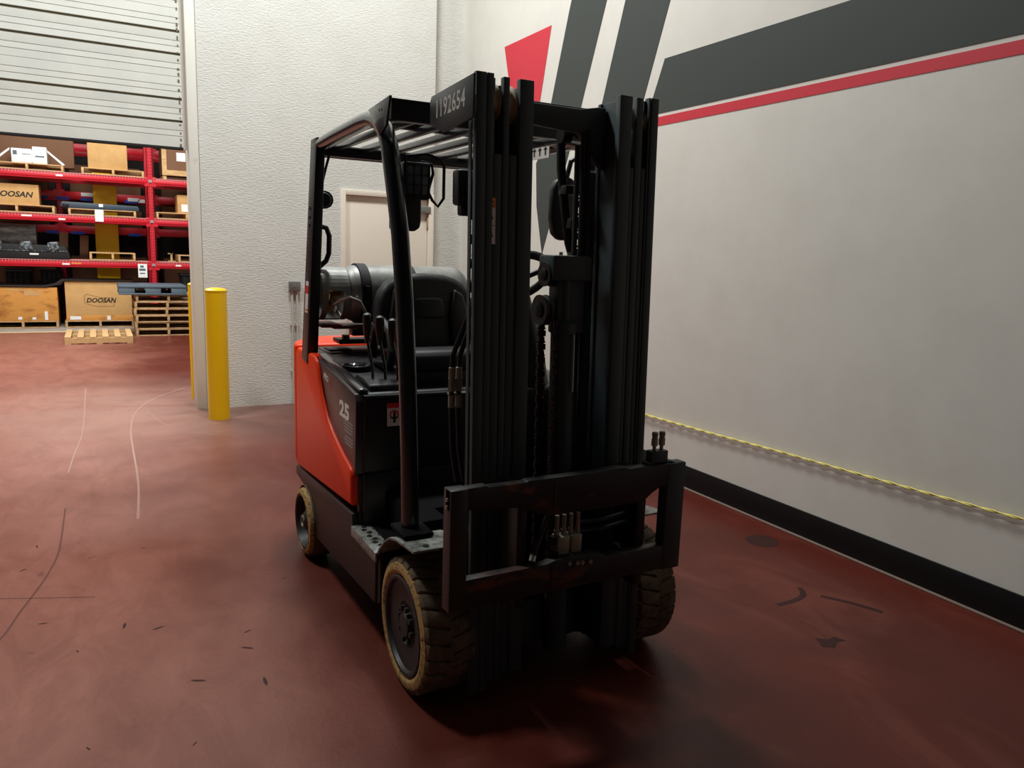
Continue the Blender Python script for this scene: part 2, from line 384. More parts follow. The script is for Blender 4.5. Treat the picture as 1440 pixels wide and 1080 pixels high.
# cream door in the back wall
d2 = bpy.data.objects.new('door_2', None); C.objects.link(d2); struct(d2, 'cream steel door behind the truck')
MB().box(2.33, BY-.02, 0, 2.385, BY+.1, DTOP, .004).box(DX-.06, BY-.02, 0, DX, BY+.1, DTOP, .004).box(2.385, BY-.02, DTOP-.055, DX-.06, BY+.1, DTOP, .004).build('door_frame', M['door_cream'], d2)
MB().box(2.39, BY+.02, .01, DX-.065, BY+.065, DTOP-.06, .003).build('door_leaf', M['door_cream'], d2)
MB().box(3.17, BY-.03, 2.10, 3.36, BY+.02, 2.17, .006).build('door_closer', M['metal_grey'], d2)
MB().box(DX-.075, BY-.005, 1.93, DX-.055, BY+.02, 2.05, .003).box(DX-.075, BY-.005, .2, DX-.055, BY+.02, .32, .003).build('hinge', M['sheave'], d2)
# conduit
cb = empty('conduit_box', (1.83, BY, 1.265), 'grey metal junction box with twin conduits on the white wall', 'junction box')
MB().box(1.772, BY-.05, 1.215, 1.888, BY, 1.315, .004).build('box', M['metal_grey'], cb, (1.83, BY, 1.265))
for x in (1.805, 1.855):
    m = MB().rod((x, BY-.022, 0), (x, BY-.022, 1.215), .011)
    for z in (.35, .85): m.box(x-.02, BY-.03, z, x+.02, BY, z+.025)
    m.build('conduit', M['conduit'], cb, (1.83, BY, 1.265))
MB().cyl((1.83, BY-.054, 1.265), 'y', .008, .006, 10).build('screw', M['steel'], cb, (1.83, BY, 1.265))
# bollards
def bollard(loc, h, label):
    o = empty('bollard', loc, label, 'bollard', 'yellow bollards at the doorway')
    MB().lathe([(.098, 0), (.098, h-.03)], (0, 0, 0), 'z', 36).build('post', M['yellow'], o)
    MB().lathe([(.1005, h-.034), (.1005, h-.022), (.085, h-.008), (.05, h), (0, h+.003)], (0, 0, 0), 'z', 36).build('cap', M['yellow'], o)
    return o
bollard((.985, 7.78, 0), 1.268, 'yellow steel bollard standing in front of the white wall')
bollard((.945, 8.92, 0), 1.262, 'yellow bollard mostly hidden behind the door jamb')
# rope along the right wall
pts = [(8.2, .52), (7.2, .47), (6.2, .45), (5.4, .45), (4.73, .46), (4.02, .477), (3.37, .50), (2.84, .512), (2.4, .524), (1.9, .54), (1.2, .57), (.4, .60), (-.6, .66)]
rp = empty('rope', (WX-.02, 4, .5), 'yellow twisted rope slung along the right white wall', 'rope')
fine = []
for (a, b) in zip(pts[:-1], pts[1:]):
    n = max(2, int(abs(a[0]-b[0])/.03))
    for k in range(n): t = k/n; fine.append((a[0]+(b[0]-a[0])*t, a[1]+(b[1]-a[1])*t))
for s in range(2):
    MB().tube([(WX-.02+.0042*math.cos(i*.9+s*PI), p[0], p[1]+.0042*math.sin(i*.9+s*PI)) for i, p in enumerate(fine)], .0048, 6).build('strand', M['rope'], rp, (WX-.02, 4, .5))
for y, z in ((8.2, .52), (-.6, .66)): MB().rod((WX, y, z), (WX-.03, y, z), .006).build('hook', M['metal_grey'], rp, (WX-.02, 4, .5))

# ------------------------------------------------------------------ the forklift
FO = (1.53, 3.2, 0)
fk = empty('forklift', FO, 'orange and black three stage mast forklift parked on the red floor', 'forklift')
def part(mb, name, m, parent=None, **k): return mb.build(name, m, parent or fk, FO, **k)
def mx(x): return 3.06-x
XC = 1.53
# wheels
def tire_mesh(xo, yc, R, W, side, lugs, rrim):
    """outer face at xo, side=+1: body lies at larger x"""
    m = MB(); s = side
    rs = R-.014
    prof = [(rrim, .012), (rrim+.012, .002), (rs-.03, 0), (rs-.008, .006), (rs, .02), (rs, W-.02), (rs-.008, W-.006), (rs-.03, W), (rrim, W)]
    m.lathe([(r, s*h) for r, h in prof], (xo, yc, R), 'x', 48, closed=True)
    return m
def add_lugs(m, xo, yc, R, W, s, n):
    for row in range(2):
        for k in range(n):
            a0 = 2*PI*(k+.5*row)/n; da = 2*PI/n*.92
            xa, xb = (.004, W*.53) if row == 0 else (W*.47, W-.004)
            sk = .12 if row == 0 else -.12
            P = []
            for rr, dx, sh in ((R-.03, 0, 1), (R, .012, .9)):
                for (xx, sgn) in ((xa+(dx if row == 0 else 0), -1), (xa+(dx if row == 0 else 0), 1), (xb-(dx if row == 1 else 0), 1), (xb-(dx if row == 1 else 0), -1)):
                    ang = a0+sgn*da/2*sh+sk*((xx-xa)/(xb-xa)-.5)
                    P.append((xo+s*xx, yc+rr*math.cos(ang), R+rr*math.sin(ang)))
            m.hexa(P, .004)
def front_wheel(xo, side):
    yc, R, W, rr = 2.612, .263, .21, .195
    m = MB(); add_lugs(m, xo, yc, R, W, side, 26)
    m.lathe([(R-.0125, side*.020), (R-.011, side*.03), (R-.011, side*(W-.03)), (R-.0125, side*(W-.020))], (xo, yc, R), 'x', 48)
    m2 = tire_mesh(xo, yc, R, W, side, 26, rr)
    wh = part(m, 'front_tire_tread', M['tire'])
    part(m2, 'tire_carcass', M['sidewall'], wh)
    part(MB().lathe([(rr, side*.006), (rr-.006, side*.002), (rr-.016, side*.004), (rr-.022, side*.018), (.09, side*.026), (.085, side*.034), (.05, side*.036), (.045, side*.012), (.02, side*.010), (0, side*.010)], (xo, yc, R), 'x', 48), 'wheel_rim', M['rim'], wh)
    for k in range(8):
        a = k*PI/4+.2; part(MB().cyl((xo+side*.012 if side > 0 else xo-.028, yc+.066*math.cos(a), R+.066*math.sin(a)), 'x', .011, .016, 6), 'lug_nut', M['rim'], wh)
    return wh
front_wheel(.965, 1); front_wheel(mx(.965)+.03, -1)
def rear_wheel(xo, side):
    yc, R, W, rr = 4.08, .198, .15, .150
    m = tire_mesh(xo, yc, R+.0, W, side, 0, rr)
    wh = part(m, 'rear_tire', M['sidewall'])
    part(MB().lathe([(R-.001, side*.022), (R, side*.03), (R, side*(W-.03)), (R-.001, side*(W-.022))], (xo, yc, R), 'x', 48), 'tire_tread', M['tire'], wh)
    part(MB().lathe([(rr, side*.004), (rr-.008, side*.004), (rr-.02, side*.05), (.07, side*.06), (.06, side*.03), (.035, side*.01), (0, side*.008)], (xo, yc, R), 'x', 40), 'wheel_rim', M['rim'], wh)
    part(MB().lathe([(.034, side*.012), (.034, side*.003), (.026, side*.003), (.024, side*.012)], (xo, yc, R), 'x', 24), 'hub_ring', M['alloy'], wh)
    for k in range(5):
        a = k*2*PI/5; part(MB().cyl((xo+(side*.03 if side > 0 else -.05), yc+.05*math.cos(a), R+.05*math.sin(a)), 'x', .009, .02, 6), 'lug_nut', M['rim'], wh)
rear_wheel(.925, 1); rear_wheel(mx(.925), -1)
# chassis
part(MB().box(1.10, 2.75, .09, 1.96, 4.3, .62, .02).box(1.19, 2.57, .09, 1.87, 2.9, .62, .02), 'chassis', M['mat'])
part(MB().cyl((1.18, 2.612, .263), 'x', .06, .72), 'drive_axle', M['black'])
part(MB().cyl((1.08, 4.08, .198), 'x', .05, .9), 'steer_axle', M['black'])
skirt = [(4.32, .455), (4.33, .40), (4.17, .385), (4.08, .36), (4.02, .30), (3.99, .25), (3.93, .167), (2.895, .232), (2.89, .455), (3.215, .455), (3.225, .515)]
for xa, xb in ((.955, .99), (mx(.99), mx(.955))):
    part(MB().prism(skirt, 'x', xa, xb, .006), 'frame_skirt', M['skirt'])
    part(MB().prism([(2.893, .232), (2.86, .25), (2.858, .46), (2.893, .455)], 'x', xa+.01, xb+.12 if xa < XC else xb), 'wheel_well', M['black'])
# orange side covers and counterweight
curve = [(3.96, 1.145), (3.89, 1.142), (3.845, 1.125), (3.815, 1.085), (3.797, 1.041), (3.757, .979), (3.703, .921), (3.651, .867), (3.561, .819), (3.461, .780), (3.38, .752), (3.309, .733), (3.25, .715), (3.232, .69), (3.228, .55)]
for s in (0, 1):
    xa, xb = (.952, 1.02) if s == 0 else (mx(1.02), mx(.952))
    part(MB().prism([(4.295, .462), (4.295, 1.11), (4.26, 1.142)]+curve, 'x', xa, xb, .026, 3), 'side_cover', M['orange'])
cw = [(4.305, .46), (4.305, 1.10), (4.34, 1.14), (4.62, 1.14), (4.72, 1.06), (4.76, .8), (4.74, .38), (4.45, .36), (4.42, .44)]
m = MB(); t_pts = [(.957, 4.305), (.957, 4.36), (.985, 4.47), (1.06, 4.60), (1.2, 4.70), (1.86, 4.70), (2.0, 4.60), (2.075, 4.47), (2.103, 4.36), (2.103, 4.305)]
m.prism(t_pts, 'z', .47, 1.152, .022, 3)
m.prism([(1.0, 4.31), (1.02, 4.45), (1.2, 4.66), (1.86, 4.66), (2.04, 4.45), (2.06, 4.31)], 'z', .34, .48, .02)
part(m, 'counterweight', M['orange'])
# hood
hood = [(3.2, .70), (3.2, 1.045), (3.215, 1.065), (3.5, 1.10), (3.95, 1.135), (4.3, 1.135), (4.3, .70)]
part(MB().prism(hood, 'x', 1.0, 2.06, .02, 3), 'hood', M['plastic'])
hp = [(3.212, .70), (3.205, 1.03), (3.225, 1.062), (3.5, 1.096), (3.9, 1.13), (3.97, 1.12)]+curve[1:14]
for xa, xb in ((.968, 1.05), (mx(1.05), mx(.968))):
    hs = part(MB().prism(hp, 'x', xa, xb, .014, 3), 'hood_side', M['hood_panel'])
    if xa < XC: side_panel = hs
part(MB().box(1.0, 3.19, .455, 2.06, 3.4, .705, .012), 'hood_front', M['plastic'])
part(MB().prism([(3.215, .46), (3.215, .69), (3.235, .69), (3.24, .46)], 'x', .985, 1.02), 'body_corner', M['black'])
part(MB().tube([(1.0, 3.195, 1.05), (1.53, 3.192, 1.045), (2.05, 3.195, 1.05)], .012, 8), 'hood_trim', M['black_gloss'])
part(MB().prism([(3.21, 1.07), (3.22, 1.085), (3.5, 1.118), (3.93, 1.15), (3.93, 1.12)], 'x', .985, 1.03, .008), 'hood_rail', M['black_gloss'])
# console with cup holder and levers
part(MB().prism([(3.23, 1.06), (3.24, 1.095), (3.34, 1.115), (3.45, 1.115), (3.47, 1.09)], 'x', 1.04, 1.24, .008), 'lever_console', M['plastic'])
part(MB().lathe([(.062, 1.105), (.075, 1.13), (.068, 1.132), (.055, 1.112), (.045, 1.108), (0, 1.108)], (1.10, 3.62, 0), 'z', 28), 'cup_holder', M['black_gloss'])
part(MB().lathe([(.036, 1.11), (.038, 1.135), (.03, 1.142), (0, 1.142)], (1.10, 3.62, 0), 'z', 24), 'filler_cap', M['black_gloss'])
part(MB().box(1.06, 3.98, 1.11, 1.5, 4.26, 1.142, .012).box(1.08, 4.05, 1.14, 1.2, 4.18, 1.15, .004), 'rear_tray', M['plastic'])
for i, (bx, by) in enumerate(((1.085, 3.33), (1.14, 3.315), (1.195, 3.30))):
    tx, ty, tz = bx-.012, by+.05, 1.345-.012*i
    lv = part(MB().tube([(bx, by, 1.10), (bx, by+.005, 1.16), (bx-.004, by+.03, 1.22), (tx, ty-.004, 1.28)], .0075, 8), 'hydraulic_lever', M['black_gloss'])
    part(MB().lathe([(.0, -.075), (.010, -.075), (.013, -.055), (.018, -.02), (.021, .03), (.019, .052), (.010, .060), (0, .061)], (tx, ty, tz), 'z', 16), 'knob', M['plastic'], lv)
# seat
sx = 1.50
st = part(MB().prism([(3.29, 1.13), (3.275, 1.19), (3.30, 1.235), (3.45, 1.225), (3.72, 1.20), (3.74, 1.12)], 'x', sx-.25, sx+.25, .035, 4), 'seat_cushion', M['vinyl'])
prof = []
for k in range(13):
    a = PI*k/12
    ca, sa = math.cos(a), math.sin(a); prof.append((sx+.275*math.copysign(abs(ca)**.72, ca), 1.34+.235*sa**.72))
back = MB().prism([(sx+.20, 1.14), (sx+.27, 1.24)]+prof+[(sx-.27, 1.24), (sx-.20, 1.14)], 'y', 3.66, 3.76, .035, 4)
back.shear(.16, 1.14)
bk = part(back, 'seat_backrest', M['vinyl'])
for xx in (-.165, .165):
    part(MB().prism([(sx+xx-.045, 1.2), (sx+xx-.05, 1.36), (sx+xx-.02, 1.50), (sx+xx+.03, 1.47), (sx+xx+.055, 1.36), (sx+xx+.05, 1.2)], 'y', 3.635, 3.67, .014, 3).shear(.16, 1.14), 'bolster', M['vinyl'], bk)
part(MB().prism([(sx-.09, 1.35), (sx-.085, 1.44), (sx-.06, 1.455), (sx+.06, 1.455), (sx+.085, 1.44), (sx+.09, 1.35)], 'y', 3.645, 3.67, .012, 3).shear(.16, 1.14), 'headrest_pad', M['vinyl'], bk)
part(MB().box(1.22, 3.3, 1.06, 1.80, 3.8, 1.14, .02), 'seat_base', M['plastic'])
for xx in (sx-.29, sx+.29):
    part(MB().tube([(xx, 3.72, 1.14), (xx-.005, 3.66, 1.30), (xx, 3.56, 1.345), (xx, 3.46, 1.31), (xx, 3.42, 1.22), (xx, 3.46, 1.14)], .022, 10, closed=True), 'hip_restraint', M['vinyl'])
# floor plate, cowl and steering
part(MB().box(1.03, 2.72, .44, 2.03, 3.2, .468, .006), 'floor_plate', M['mat'])
part(MB().prism([(2.62, .46), (2.60, 1.0), (2.66, 1.16), (2.78, 1.18), (2.80, 1.02), (2.72, .46)], 'x', 1.38, 1.72, .02), 'front_cowl', M['plastic'])
part(MB().tube([(1.56, 2.70, 1.0), (1.58, 2.80, 1.30), (1.57, 2.87, 1.56)], [.10, .075, .04], 16), 'steering_column', M['plastic'])
ring = []
cw_, nx_ = Vector((1.555, 2.90, 1.59)), Vector((0, .62, .785)).normalized()
ax_ = Vector((1, 0, 0)); ay_ = nx_.cross(ax_)
for k in range(32): ring.append(cw_+.165*(math.cos(k*PI/16)*ax_+math.sin(k*PI/16)*ay_))
sw = part(MB().tube(ring, .018, 10, closed=True), 'steering_wheel', M['plastic'])
for k in range(3):
    a = PI/2+k*2*PI/3; part(MB().rod(cw_-nx_*.02, cw_+.16*(math.cos(a)*ax_+math.sin(a)*ay_), .012), 'spoke', M['plastic'], sw)
part(MB().cyl(cw_-Vector((0, 0, .03)), 'z', .04, .03, 16, .006), 'steering_hub', M['plastic'], sw)
# step and fender
sp = part(MB().box(.952, 2.87, .452, 1.17, 3.215, .464, .003).box(.948, 2.87, .42, .956, 3.215, .464, .002), 'step_plate', M['step'])
m = MB()
for i in range(8):
    for j in range(3):
        m.lathe([(.013, .463), (.012, .467), (.007, .468), (.006, .4645), (0, .4645)], (.985+j*.05+(i % 2)*.012, 2.905+i*.039, 0), 'z', 10)
part(m, 'grip_dimples', M['skirt'], sp)['kind'] = 'stuff'
for s in (0, 1):
    arch = [(2.875, .462), (2.83, .505), (2.78, .55), (2.72, .585), (2.65, .603), (2.56, .612), (2.46, .622)]
    m = MB(); pts = arch+[(y, z-.008) for y, z in arch[::-1]]
    m.prism(pts, 'x', .955 if s == 0 else mx(1.17), 1.17 if s == 0 else mx(.955))
    fd = part(m, 'fender', M['step'])
    if s == 0: part(MB().cyl((1.02, 2.50, .617), 'z', .012, .006, 10), 'bolt', M['black'], fd)
# overhead guard
for s in (0, 1):
    f = (lambda x: x) if s == 0 else mx
    xa, xb = sorted((f(1.0), f(1.048)))
    xc_, xd_ = sorted((f(.945), f(1.003)))
    P = [(xc_, 4.0, 1.085), (xd_, 4.0, 1.085), (xd_, 4.125, 1.10), (xc_, 4.125, 1.10), (xa, 3.985, 2.235), (xb, 3.985, 2.235), (xb, 4.10, 2.235), (xa, 4.10, 2.235)]
    po = part(MB().hexa(P, .008), 'guard_post', M['black'])
    pillar = [(4.07, 2.20), (3.7, 2.215), (3.32, 2.225), (3.20, 2.222), (3.10, 2.20), (3.025, 2.155), (2.975, 2.09), (2.945, 2.01), (2.90, 1.90), (2.845, 1.75), (2.79, 1.5), (2.745, 1.2), (2.715, .9), (2.70, .62)]
    pl = part(MB().tube([(f(1.033), y, z) for y, z in pillar], .035, 16), 'guard_pillar', M['black_gloss'])
    part(MB().box(f(1.033)-.06, 2.60, .612, f(1.033)+.06, 2.76, .628, .003), 'pillar_foot', M['mat'], pl)
    xg = sorted((f(.995), f(1.005)))
    gs = part(MB().prism([(3.13, 2.245), (2.87, 2.262), (2.91, 2.16), (2.99, 2.13)], 'x', xg[0], xg[1], .001), 'gusset', M['black_gloss'], pl)
    for (yy, zz_) in ((2.99, 2.225), (2.96, 2.222)): part(MB().cyl((xg[0]-.001, yy, zz_), 'x', .006, .012, 8), 'bolt', M['rubber'], pl)
    if s == 0: post_l = po; pillar_l = pl
part(MB().box(1.0, 2.865, 2.175, 2.06, 2.915, 2.255, .006), 'front_crossbar', M['black'])
part(MB().box(1.06, 3.24, 2.205, 2.0, 3.28, 2.23, .003), 'middle_crossbar', M['black'])
part(MB().box(1.04, 4.0, 2.15, 2.02, 4.05, 2.20, .004), 'rear_crossbar', M['black'])
part(MB().box(1.04, 4.085, 2.15, 2.02, 4.11, 2.215, .004), 'rear_crossbar', M['black'])
for k in range(6):
    x = 1.112+k*.1415
    part(MB().box(x-.011, 2.91, 2.178, x+.011, 4.06, 2.212, .003), 'guard_slat', M['black_gloss'])
part(MB().tube([(1.075, 4.03, 2.15), (1.068, 4.06, 2.10), (1.06, 4.10, 2.03), (1.055, 4.12, 1.99)], .007, 8), 'cable', M['rubber'], post_l)
bz = part(MB().cyl((1.062, 4.08, 1.935), 'y', .042, .05, 20, .008).cyl((1.062, 4.07, 1.935), 'y', .028, .012, 16), 'back_up_alarm', M['plastic'])
for k in range(3): part(MB().tube([(1.062+.044*math.cos(a*.5), 4.07+.02*k, 1.935+.044*math.sin(a*.5)) for a in range(13)], .003, 6, closed=True), 'alarm_rib', M['rubber'], bz)
part(MB().tube([(1.02, 4.05, 1.80), (1.065, 4.05, 1.79), (1.08, 4.05, 1.75), (1.08, 4.06, 1.66), (1.066, 4.065, 1.62), (1.015, 4.065, 1.575)], .0135, 10), 'grab_handle', M['plastic'], post_l)
for z in (1.885, 1.84, 1.80): part(MB().cyl((.999-.0478*(2.235-z)-.004, 4.05, z), 'x', .008, .02, 8), 'bolt', M['rubber'], post_l)
# label on the left post
k_ = -.2175
ms = MB()
for (z0, z1, mi) in ((1.35, 1.555, 0), (1.515, 1.555, 1), (1.36, 1.37, 2), (1.45, 1.49, 3)):
    o_ = 0 if mi == 0 else .0008
    yb = lambda z, e: 3.985+(2.235-z)*.015+e-.004
    xl = lambda z: 1.0-.0478*(2.235-z)-.0012
    ms.poly([(xl(z0)-o_, yb(z0, .09), z0), (xl(z0)-o_, yb(z0, .03), z0), (xl(z1)-o_, yb(z1, .03), z1), (xl(z1)-o_, yb(z1, .09), z1)], mi)
part(ms, 'warning_label', [M['decal_white'], M['decal_ink'], M['decal_orange'], M['decal_red']], post_l)['label'] = 'white safety label'
# lamp, mirrors on the guard
lp = part(MB().box(1.083, 2.955, 1.895, 1.203, 3.01, 2.04, .012), 'work_lamp', M['plastic'])
part(MB().box(1.096, 2.949, 1.912, 1.190, 2.956, 2.026, .003), 'lamp_lens', M['gauge_gloss'], lp)
m = MB()
for i in range(4): m.box(1.096, 2.945, 1.912+i*.038-.002, 1.190, 2.950, 1.912+i*.038+.002)
for i in range(4): m.box(1.096+i*.0313-.002, 2.945, 1.912, 1.096+i*.0313+.002, 2.950, 2.026)
part(m, 'lens_grid', M['plastic'], lp)
part(MB().tube([(1.10, 2.98, 2.06), (1.19, 2.97, 2.075), (1.243, 2.96, 2.058), (1.257, 2.955, 2.03), (1.257, 2.955, 1.905), (1.235, 2.96, 1.872), (1.212, 2.965, 1.895), (1.195, 2.97, 1.93), (1.215, 2.97, 2.0), (1.21, 2.97, 2.035), (1.17, 2.98, 2.045)], .0065, 8), 'lamp_guard', M['rubber'], lp)
part(MB().tube([(1.085, 2.945, 2.06), (1.088, 2.94, 2.03), (1.088, 2.94, 1.92), (1.078, 2.95, 1.86)], .0055, 8), 'lamp_cable', M['rubber'], lp)
part(MB().box(1.04, 2.98, 1.96, 1.10, 3.0, 1.99, .004), 'lamp_bracket', M['plastic'], lp)
mr = part(MB().prism([(1.06, 2.03), (1.06, 1.775), (1.165, 1.77), (1.187, 1.785), (1.192, 1.81), (1.192, 2.03)], 'y', 3.03, 3.06, .008), 'rear_view_mirror', M['plastic'])
part(MB().box(1.055, 3.035, 1.9, 1.07, 3.05, 1.93), 'mirror_arm', M['plastic'], mr)
mr2 = part(MB().prism([(1.872, 2.035), (1.852, 1.99), (1.850, 1.86), (1.865, 1.79), (1.90, 1.762), (1.965, 1.762), (1.99, 1.80), (1.985, 2.02), (1.95, 2.05)], 'y', 3.08, 3.13, .015, 3), 'rear_view_mirror', M['plastic'])
part(MB().tube([(1.93, 3.10, 2.04), (1.945, 3.09, 2.12), (2.02, 3.08, 2.17)], .012, 8), 'mirror_arm', M['plastic'], mr2)
lb = MB().box(1.985, 3.36, 2.165, 1.99, 3.62, 2.235)
gl = part(lb, 'guard_label', M['decal_white'])
m = MB()
for k in range(4): m.box(1.983, 3.39+k*.055, 2.18, 1.986, 3.40+k*.055, 2.22).box(1.983, 3.38+k*.055, 2.205, 1.986, 3.41+k*.055, 2.212)
part(m, 'label_print', M['decal_ink'], gl)
# LPG tank
tz, ty, tr = 1.447, 4.13, .156
tk = part(MB().lathe([(0, 1.145), (.06, 1.147), (.10, 1.158), (.135, 1.185), (.152, 1.22), (tr, 1.26), (tr, 1.80), (.15, 1.84), (.12, 1.875), (.06, 1.90), (0, 1.905)], (0, ty, tz), 'x', 40), 'gas_tank', M['tank'])
# collar around the valve, open towards the front
m = MB(); n = 40; ring_ = []
for k in range(n+1):
    a = 2*PI*k/n; ring_.append((math.cos(a), math.sin(a)))
t = m.bm
for k in range(n):
    a = 2*PI*(k+.5)/n; deg = math.degrees(a) % 360
    hole = 175 < deg < 250
    segs = [(1.03, 1.175)] if not hole else [(1.03, 1.06), (1.14, 1.175)]
    for (xa, xb) in segs:
        P = []
        for rr in (.137, .143):
            for (xx, kk) in ((xa, k), (xb, k), (xb, k+1), (xa, k+1)):
                P.append((xx, ty+rr*ring_[kk][0], tz+rr*ring_[kk][1]))
        m.hexa(P)
part(m, 'tank_collar', M['tank'], tk)
part(MB().tube([(1.14, ty-.01, tz), (1.09, ty-.03, tz)], .022, 12).tube([(1.09, ty-.03, tz), (1.07, ty-.09, tz-.04)], .014, 10).cyl((1.075, ty-.1, tz-.085), 'z', .022, .03, 10), 'tank_valve', M['brass'], tk)
part(MB().tube([(1.085, ty-.11, tz-.055), (1.11, ty-.155, tz-.03), (1.16, ty-.185, tz-.01), (1.21, ty-.19, tz-.03), (1.25, ty-.185, tz-.1), (1.27, ty-.15, tz-.2)], .009, 8), 'gas_hose', M['steel'], tk)
for x in (1.235, 1.50): part(MB().lathe([(tr+.001, x), (tr+.008, x+.002), (tr+.008, x+.053), (tr+.001, x+.055)], (0, ty, tz), 'x', 40, closed=True), 'tank_strap', M['rubber'], tk)
part(MB().box(1.25, ty-tr-.014, tz-.01, 1.275, ty-tr+.006, tz+.05, .004), 'strap_buckle', M['black'], tk)
part(MB().box(1.03, ty-.11, tz-tr-.02, 1.14, ty+.13, tz-tr-.004, .004).box(1.10, ty-.09, tz-tr-.03, 1.9, ty+.13, tz-tr-.016, .004), 'tank_cradle', M['red_dark'])
part(MB().box(1.15, ty-.02, 1.17, 1.36, ty+.12, 1.195, .005).cyl((1.19, ty, 1.19), 'z', .022, .03, 8).box(1.22, ty-.03, 1.215, 1.4, ty+.05, 1.25, .006).box(1.24, ty-.05, 1.235, 1.32, ty-.02, 1.265, .004).box(1.36, ty-.05, 1.16, 1.42, ty+.1, 1.29, .006), 'tank_hinge', M['black'])
# ---- mast (leans back a little)
K, Z0 = .033, .34
def mpart(mb, name, m, parent=None, **k): return part(mb.shear(K, Z0), name, m, parent, **k)
MC = 1.52
def msym(x): return 2*MC-x
YF = 2.36
for s in (0, 1):
    #      outer a,b   step c    middle d,e   inner g,h
    if s == 0: oa, ob, oc, ma, mb_, ia, ib = 1.141, 1.180, 1.209, 1.246, 1.270, 1.307, 1.363
    else: oa, ob, oc, ma, mb_, ia, ib = 1.907, 1.872, 1.862, 1.838, 1.807, 1.785, 1.728
    d = 1 if s == 0 else -1
    def bx(mb, xa, xb, y0, y1, z0, z1, bev=.003):
        a, b = sorted((xa, xb)); return mb.box(a, y0, z0, b, y1, z1, bev)
    om = bx(bx(bx(MB(), oa, ob, YF, YF+.022, .07, 2.29), ob+d*.002, oc, YF+.002, YF+.03, .07, 2.29), 1.212 if s == 0 else 1.862, 1.223 if s == 0 else 1.851, YF+.02, YF+.17, .07, 2.28)
    bx(om, 1.216 if s == 0 else 1.858, 1.26 if s == 0 else 1.82, YF+.165, YF+.185, .07, 2.28)
    orail = mpart(om, 'outer_mast_rail', M['mast'])
    im = bx(bx(bx(MB(), oc+d*.002, ma-d*.002, YF+.006, YF+.03, .10, 2.03), ma, mb_, YF+.004, YF+.03, .10, 2.285), (ma+mb_)/2-d*.018, (ma+mb_)/2-d*.006, YF+.03, YF+.16, .10, 2.26)
    bx(im, (ma+mb_)/2-d*.006, (ma+mb_)/2+d*.02, YF+.135, YF+.16, .10, 2.26)
    mrail = mpart(im, 'middle_mast_rail', M['mast'])
    nm = bx(bx(bx(MB(), mb_+d*.002, ia-d*.002, YF+.006, YF+.03, .12, 2.03), ia, ib, YF, YF+.028, .12, 2.285), ib-d*.028, ib-d*.012, YF+.028, YF+.15, .12, 2.27)
    bx(nm, ia, ib-d*.002, YF+.13, YF+.15, .12, 2.27)
    irail = mpart(nm, 'inner_mast_rail', M['mast'])
    mpart(bx(MB(), oc, ia+d*.01, YF+.152, YF+.160, 1.9, 2.26), 'sheave_plate', M['black'], mrail)
    for (xa, xb, pr_) in ((oc+d*.003, ma-d*.003, mrail), (mb_+d*.003, ia-d*.003, irail)):
        a, b = sorted((xa, xb)); w_ = b-a
        mpart(MB().lathe([(.045, a+.001), (.066, a+.001), (.066, a+.005), (.058, a+w_*.35), (.058, a+w_*.65), (.066, b-.005), (.066, b-.001), (.045, b-.001)], (0, YF+.078, 2.205), 'x', 28), 'chain_sheave', M['sheave'], pr_)
# leaf chains
def leaf_chain(x, y, z0, z1, pitch=.03, w=.018):
    m = MB(); n = int((z1-z0)/pitch)
    for k in range(n):
        z = z0+k*pitch
        for j in range(2):
            xo = x-w/2+j*(w-.005)+(.005 if k % 2 else 0)*(1 if j == 0 else -1)
            m.box(xo, y-.007, z-.004, xo+.005, y+.007, z+pitch*.72)
        m.box(x-w/2, y-.004, z-.004, x+w/2, y+.004, z+.004)
    if w > .03: m.box(x-w*.32, y-.003, z0, x+w*.32, y+.003, z1)
    return m
mpart(leaf_chain(1.167, YF+.058, .55, 2.06, .042, .016), 'lift_chain', M['chain'])
mpart(MB().box(1.153, YF+.062, .10, 1.158, YF+.085, 2.14, .001), 'chain_guard', M['mast'])
mpart(leaf_chain(1.62, YF+.11, .5, 2.0), 'lift_chain', M['chain'])
mpart(leaf_chain(1.515, YF+.075, .35, 1.46), 'lift_chain', M['chain'])
mpart(leaf_chain(1.49, YF+.13, .35, 1.45, .026, .034), 'lift_chain', M['chain'])
# cross members
cbp = [(1.35, 2.25), (1.42, 2.235), (1.62, 2.235), (1.70, 2.25), (1.735, 2.25), (1.735, 2.02), (1.68, 2.06), (1.62, 2.15), (1.42, 2.16), (1.35, 2.165)]
mpart(MB().prism(cbp, 'y', YF+.10, YF+.13, .004), 'mast_crossmember', M['mast'])
mpart(MB().box(1.25, YF+.19, 2.205, 1.80, YF+.21, 2.26, .004), 'mast_crossmember', M['mast'])
mpart(MB().box(1.21, YF+.19, .16, 1.82, YF+.22, .42, .004), 'mast_crossmember', M['mast'])
mpart(MB().box(1.35, YF+.13, .14, 1.68, YF+.15, .32, .004), 'mast_crossmember', M['mast'])
# lift cylinders
lc = mpart(MB().lathe([(.048, .12), (.048, 1.40), (.054, 1.402), (.054, 1.44), (.03, 1.45)], (1.57, YF+.10, 0), 'z', 24), 'lift_cylinder', M['mast'])
mpart(MB().lathe([(.03, 1.44), (.03, 1.60)], (1.57, YF+.10, 0), 'z', 20), 'piston_rod', M['mast'], lc)
mpart(MB().rod((1.585, YF+.045, 1.18), (1.585, YF+.045, 1.40), .004), 'highlight_rod', M['steel'], lc)  # thin steel rod added as the bright highlight beside the cylinder
for x in (1.285, msym(1.285)): mpart(MB().lathe([(.034, .1), (.034, 2.02), (.022, 2.03), (.022, 2.16)], (x, YF+.225, 0), 'z', 20), 'rear_lift_cylinder', M['mast'])
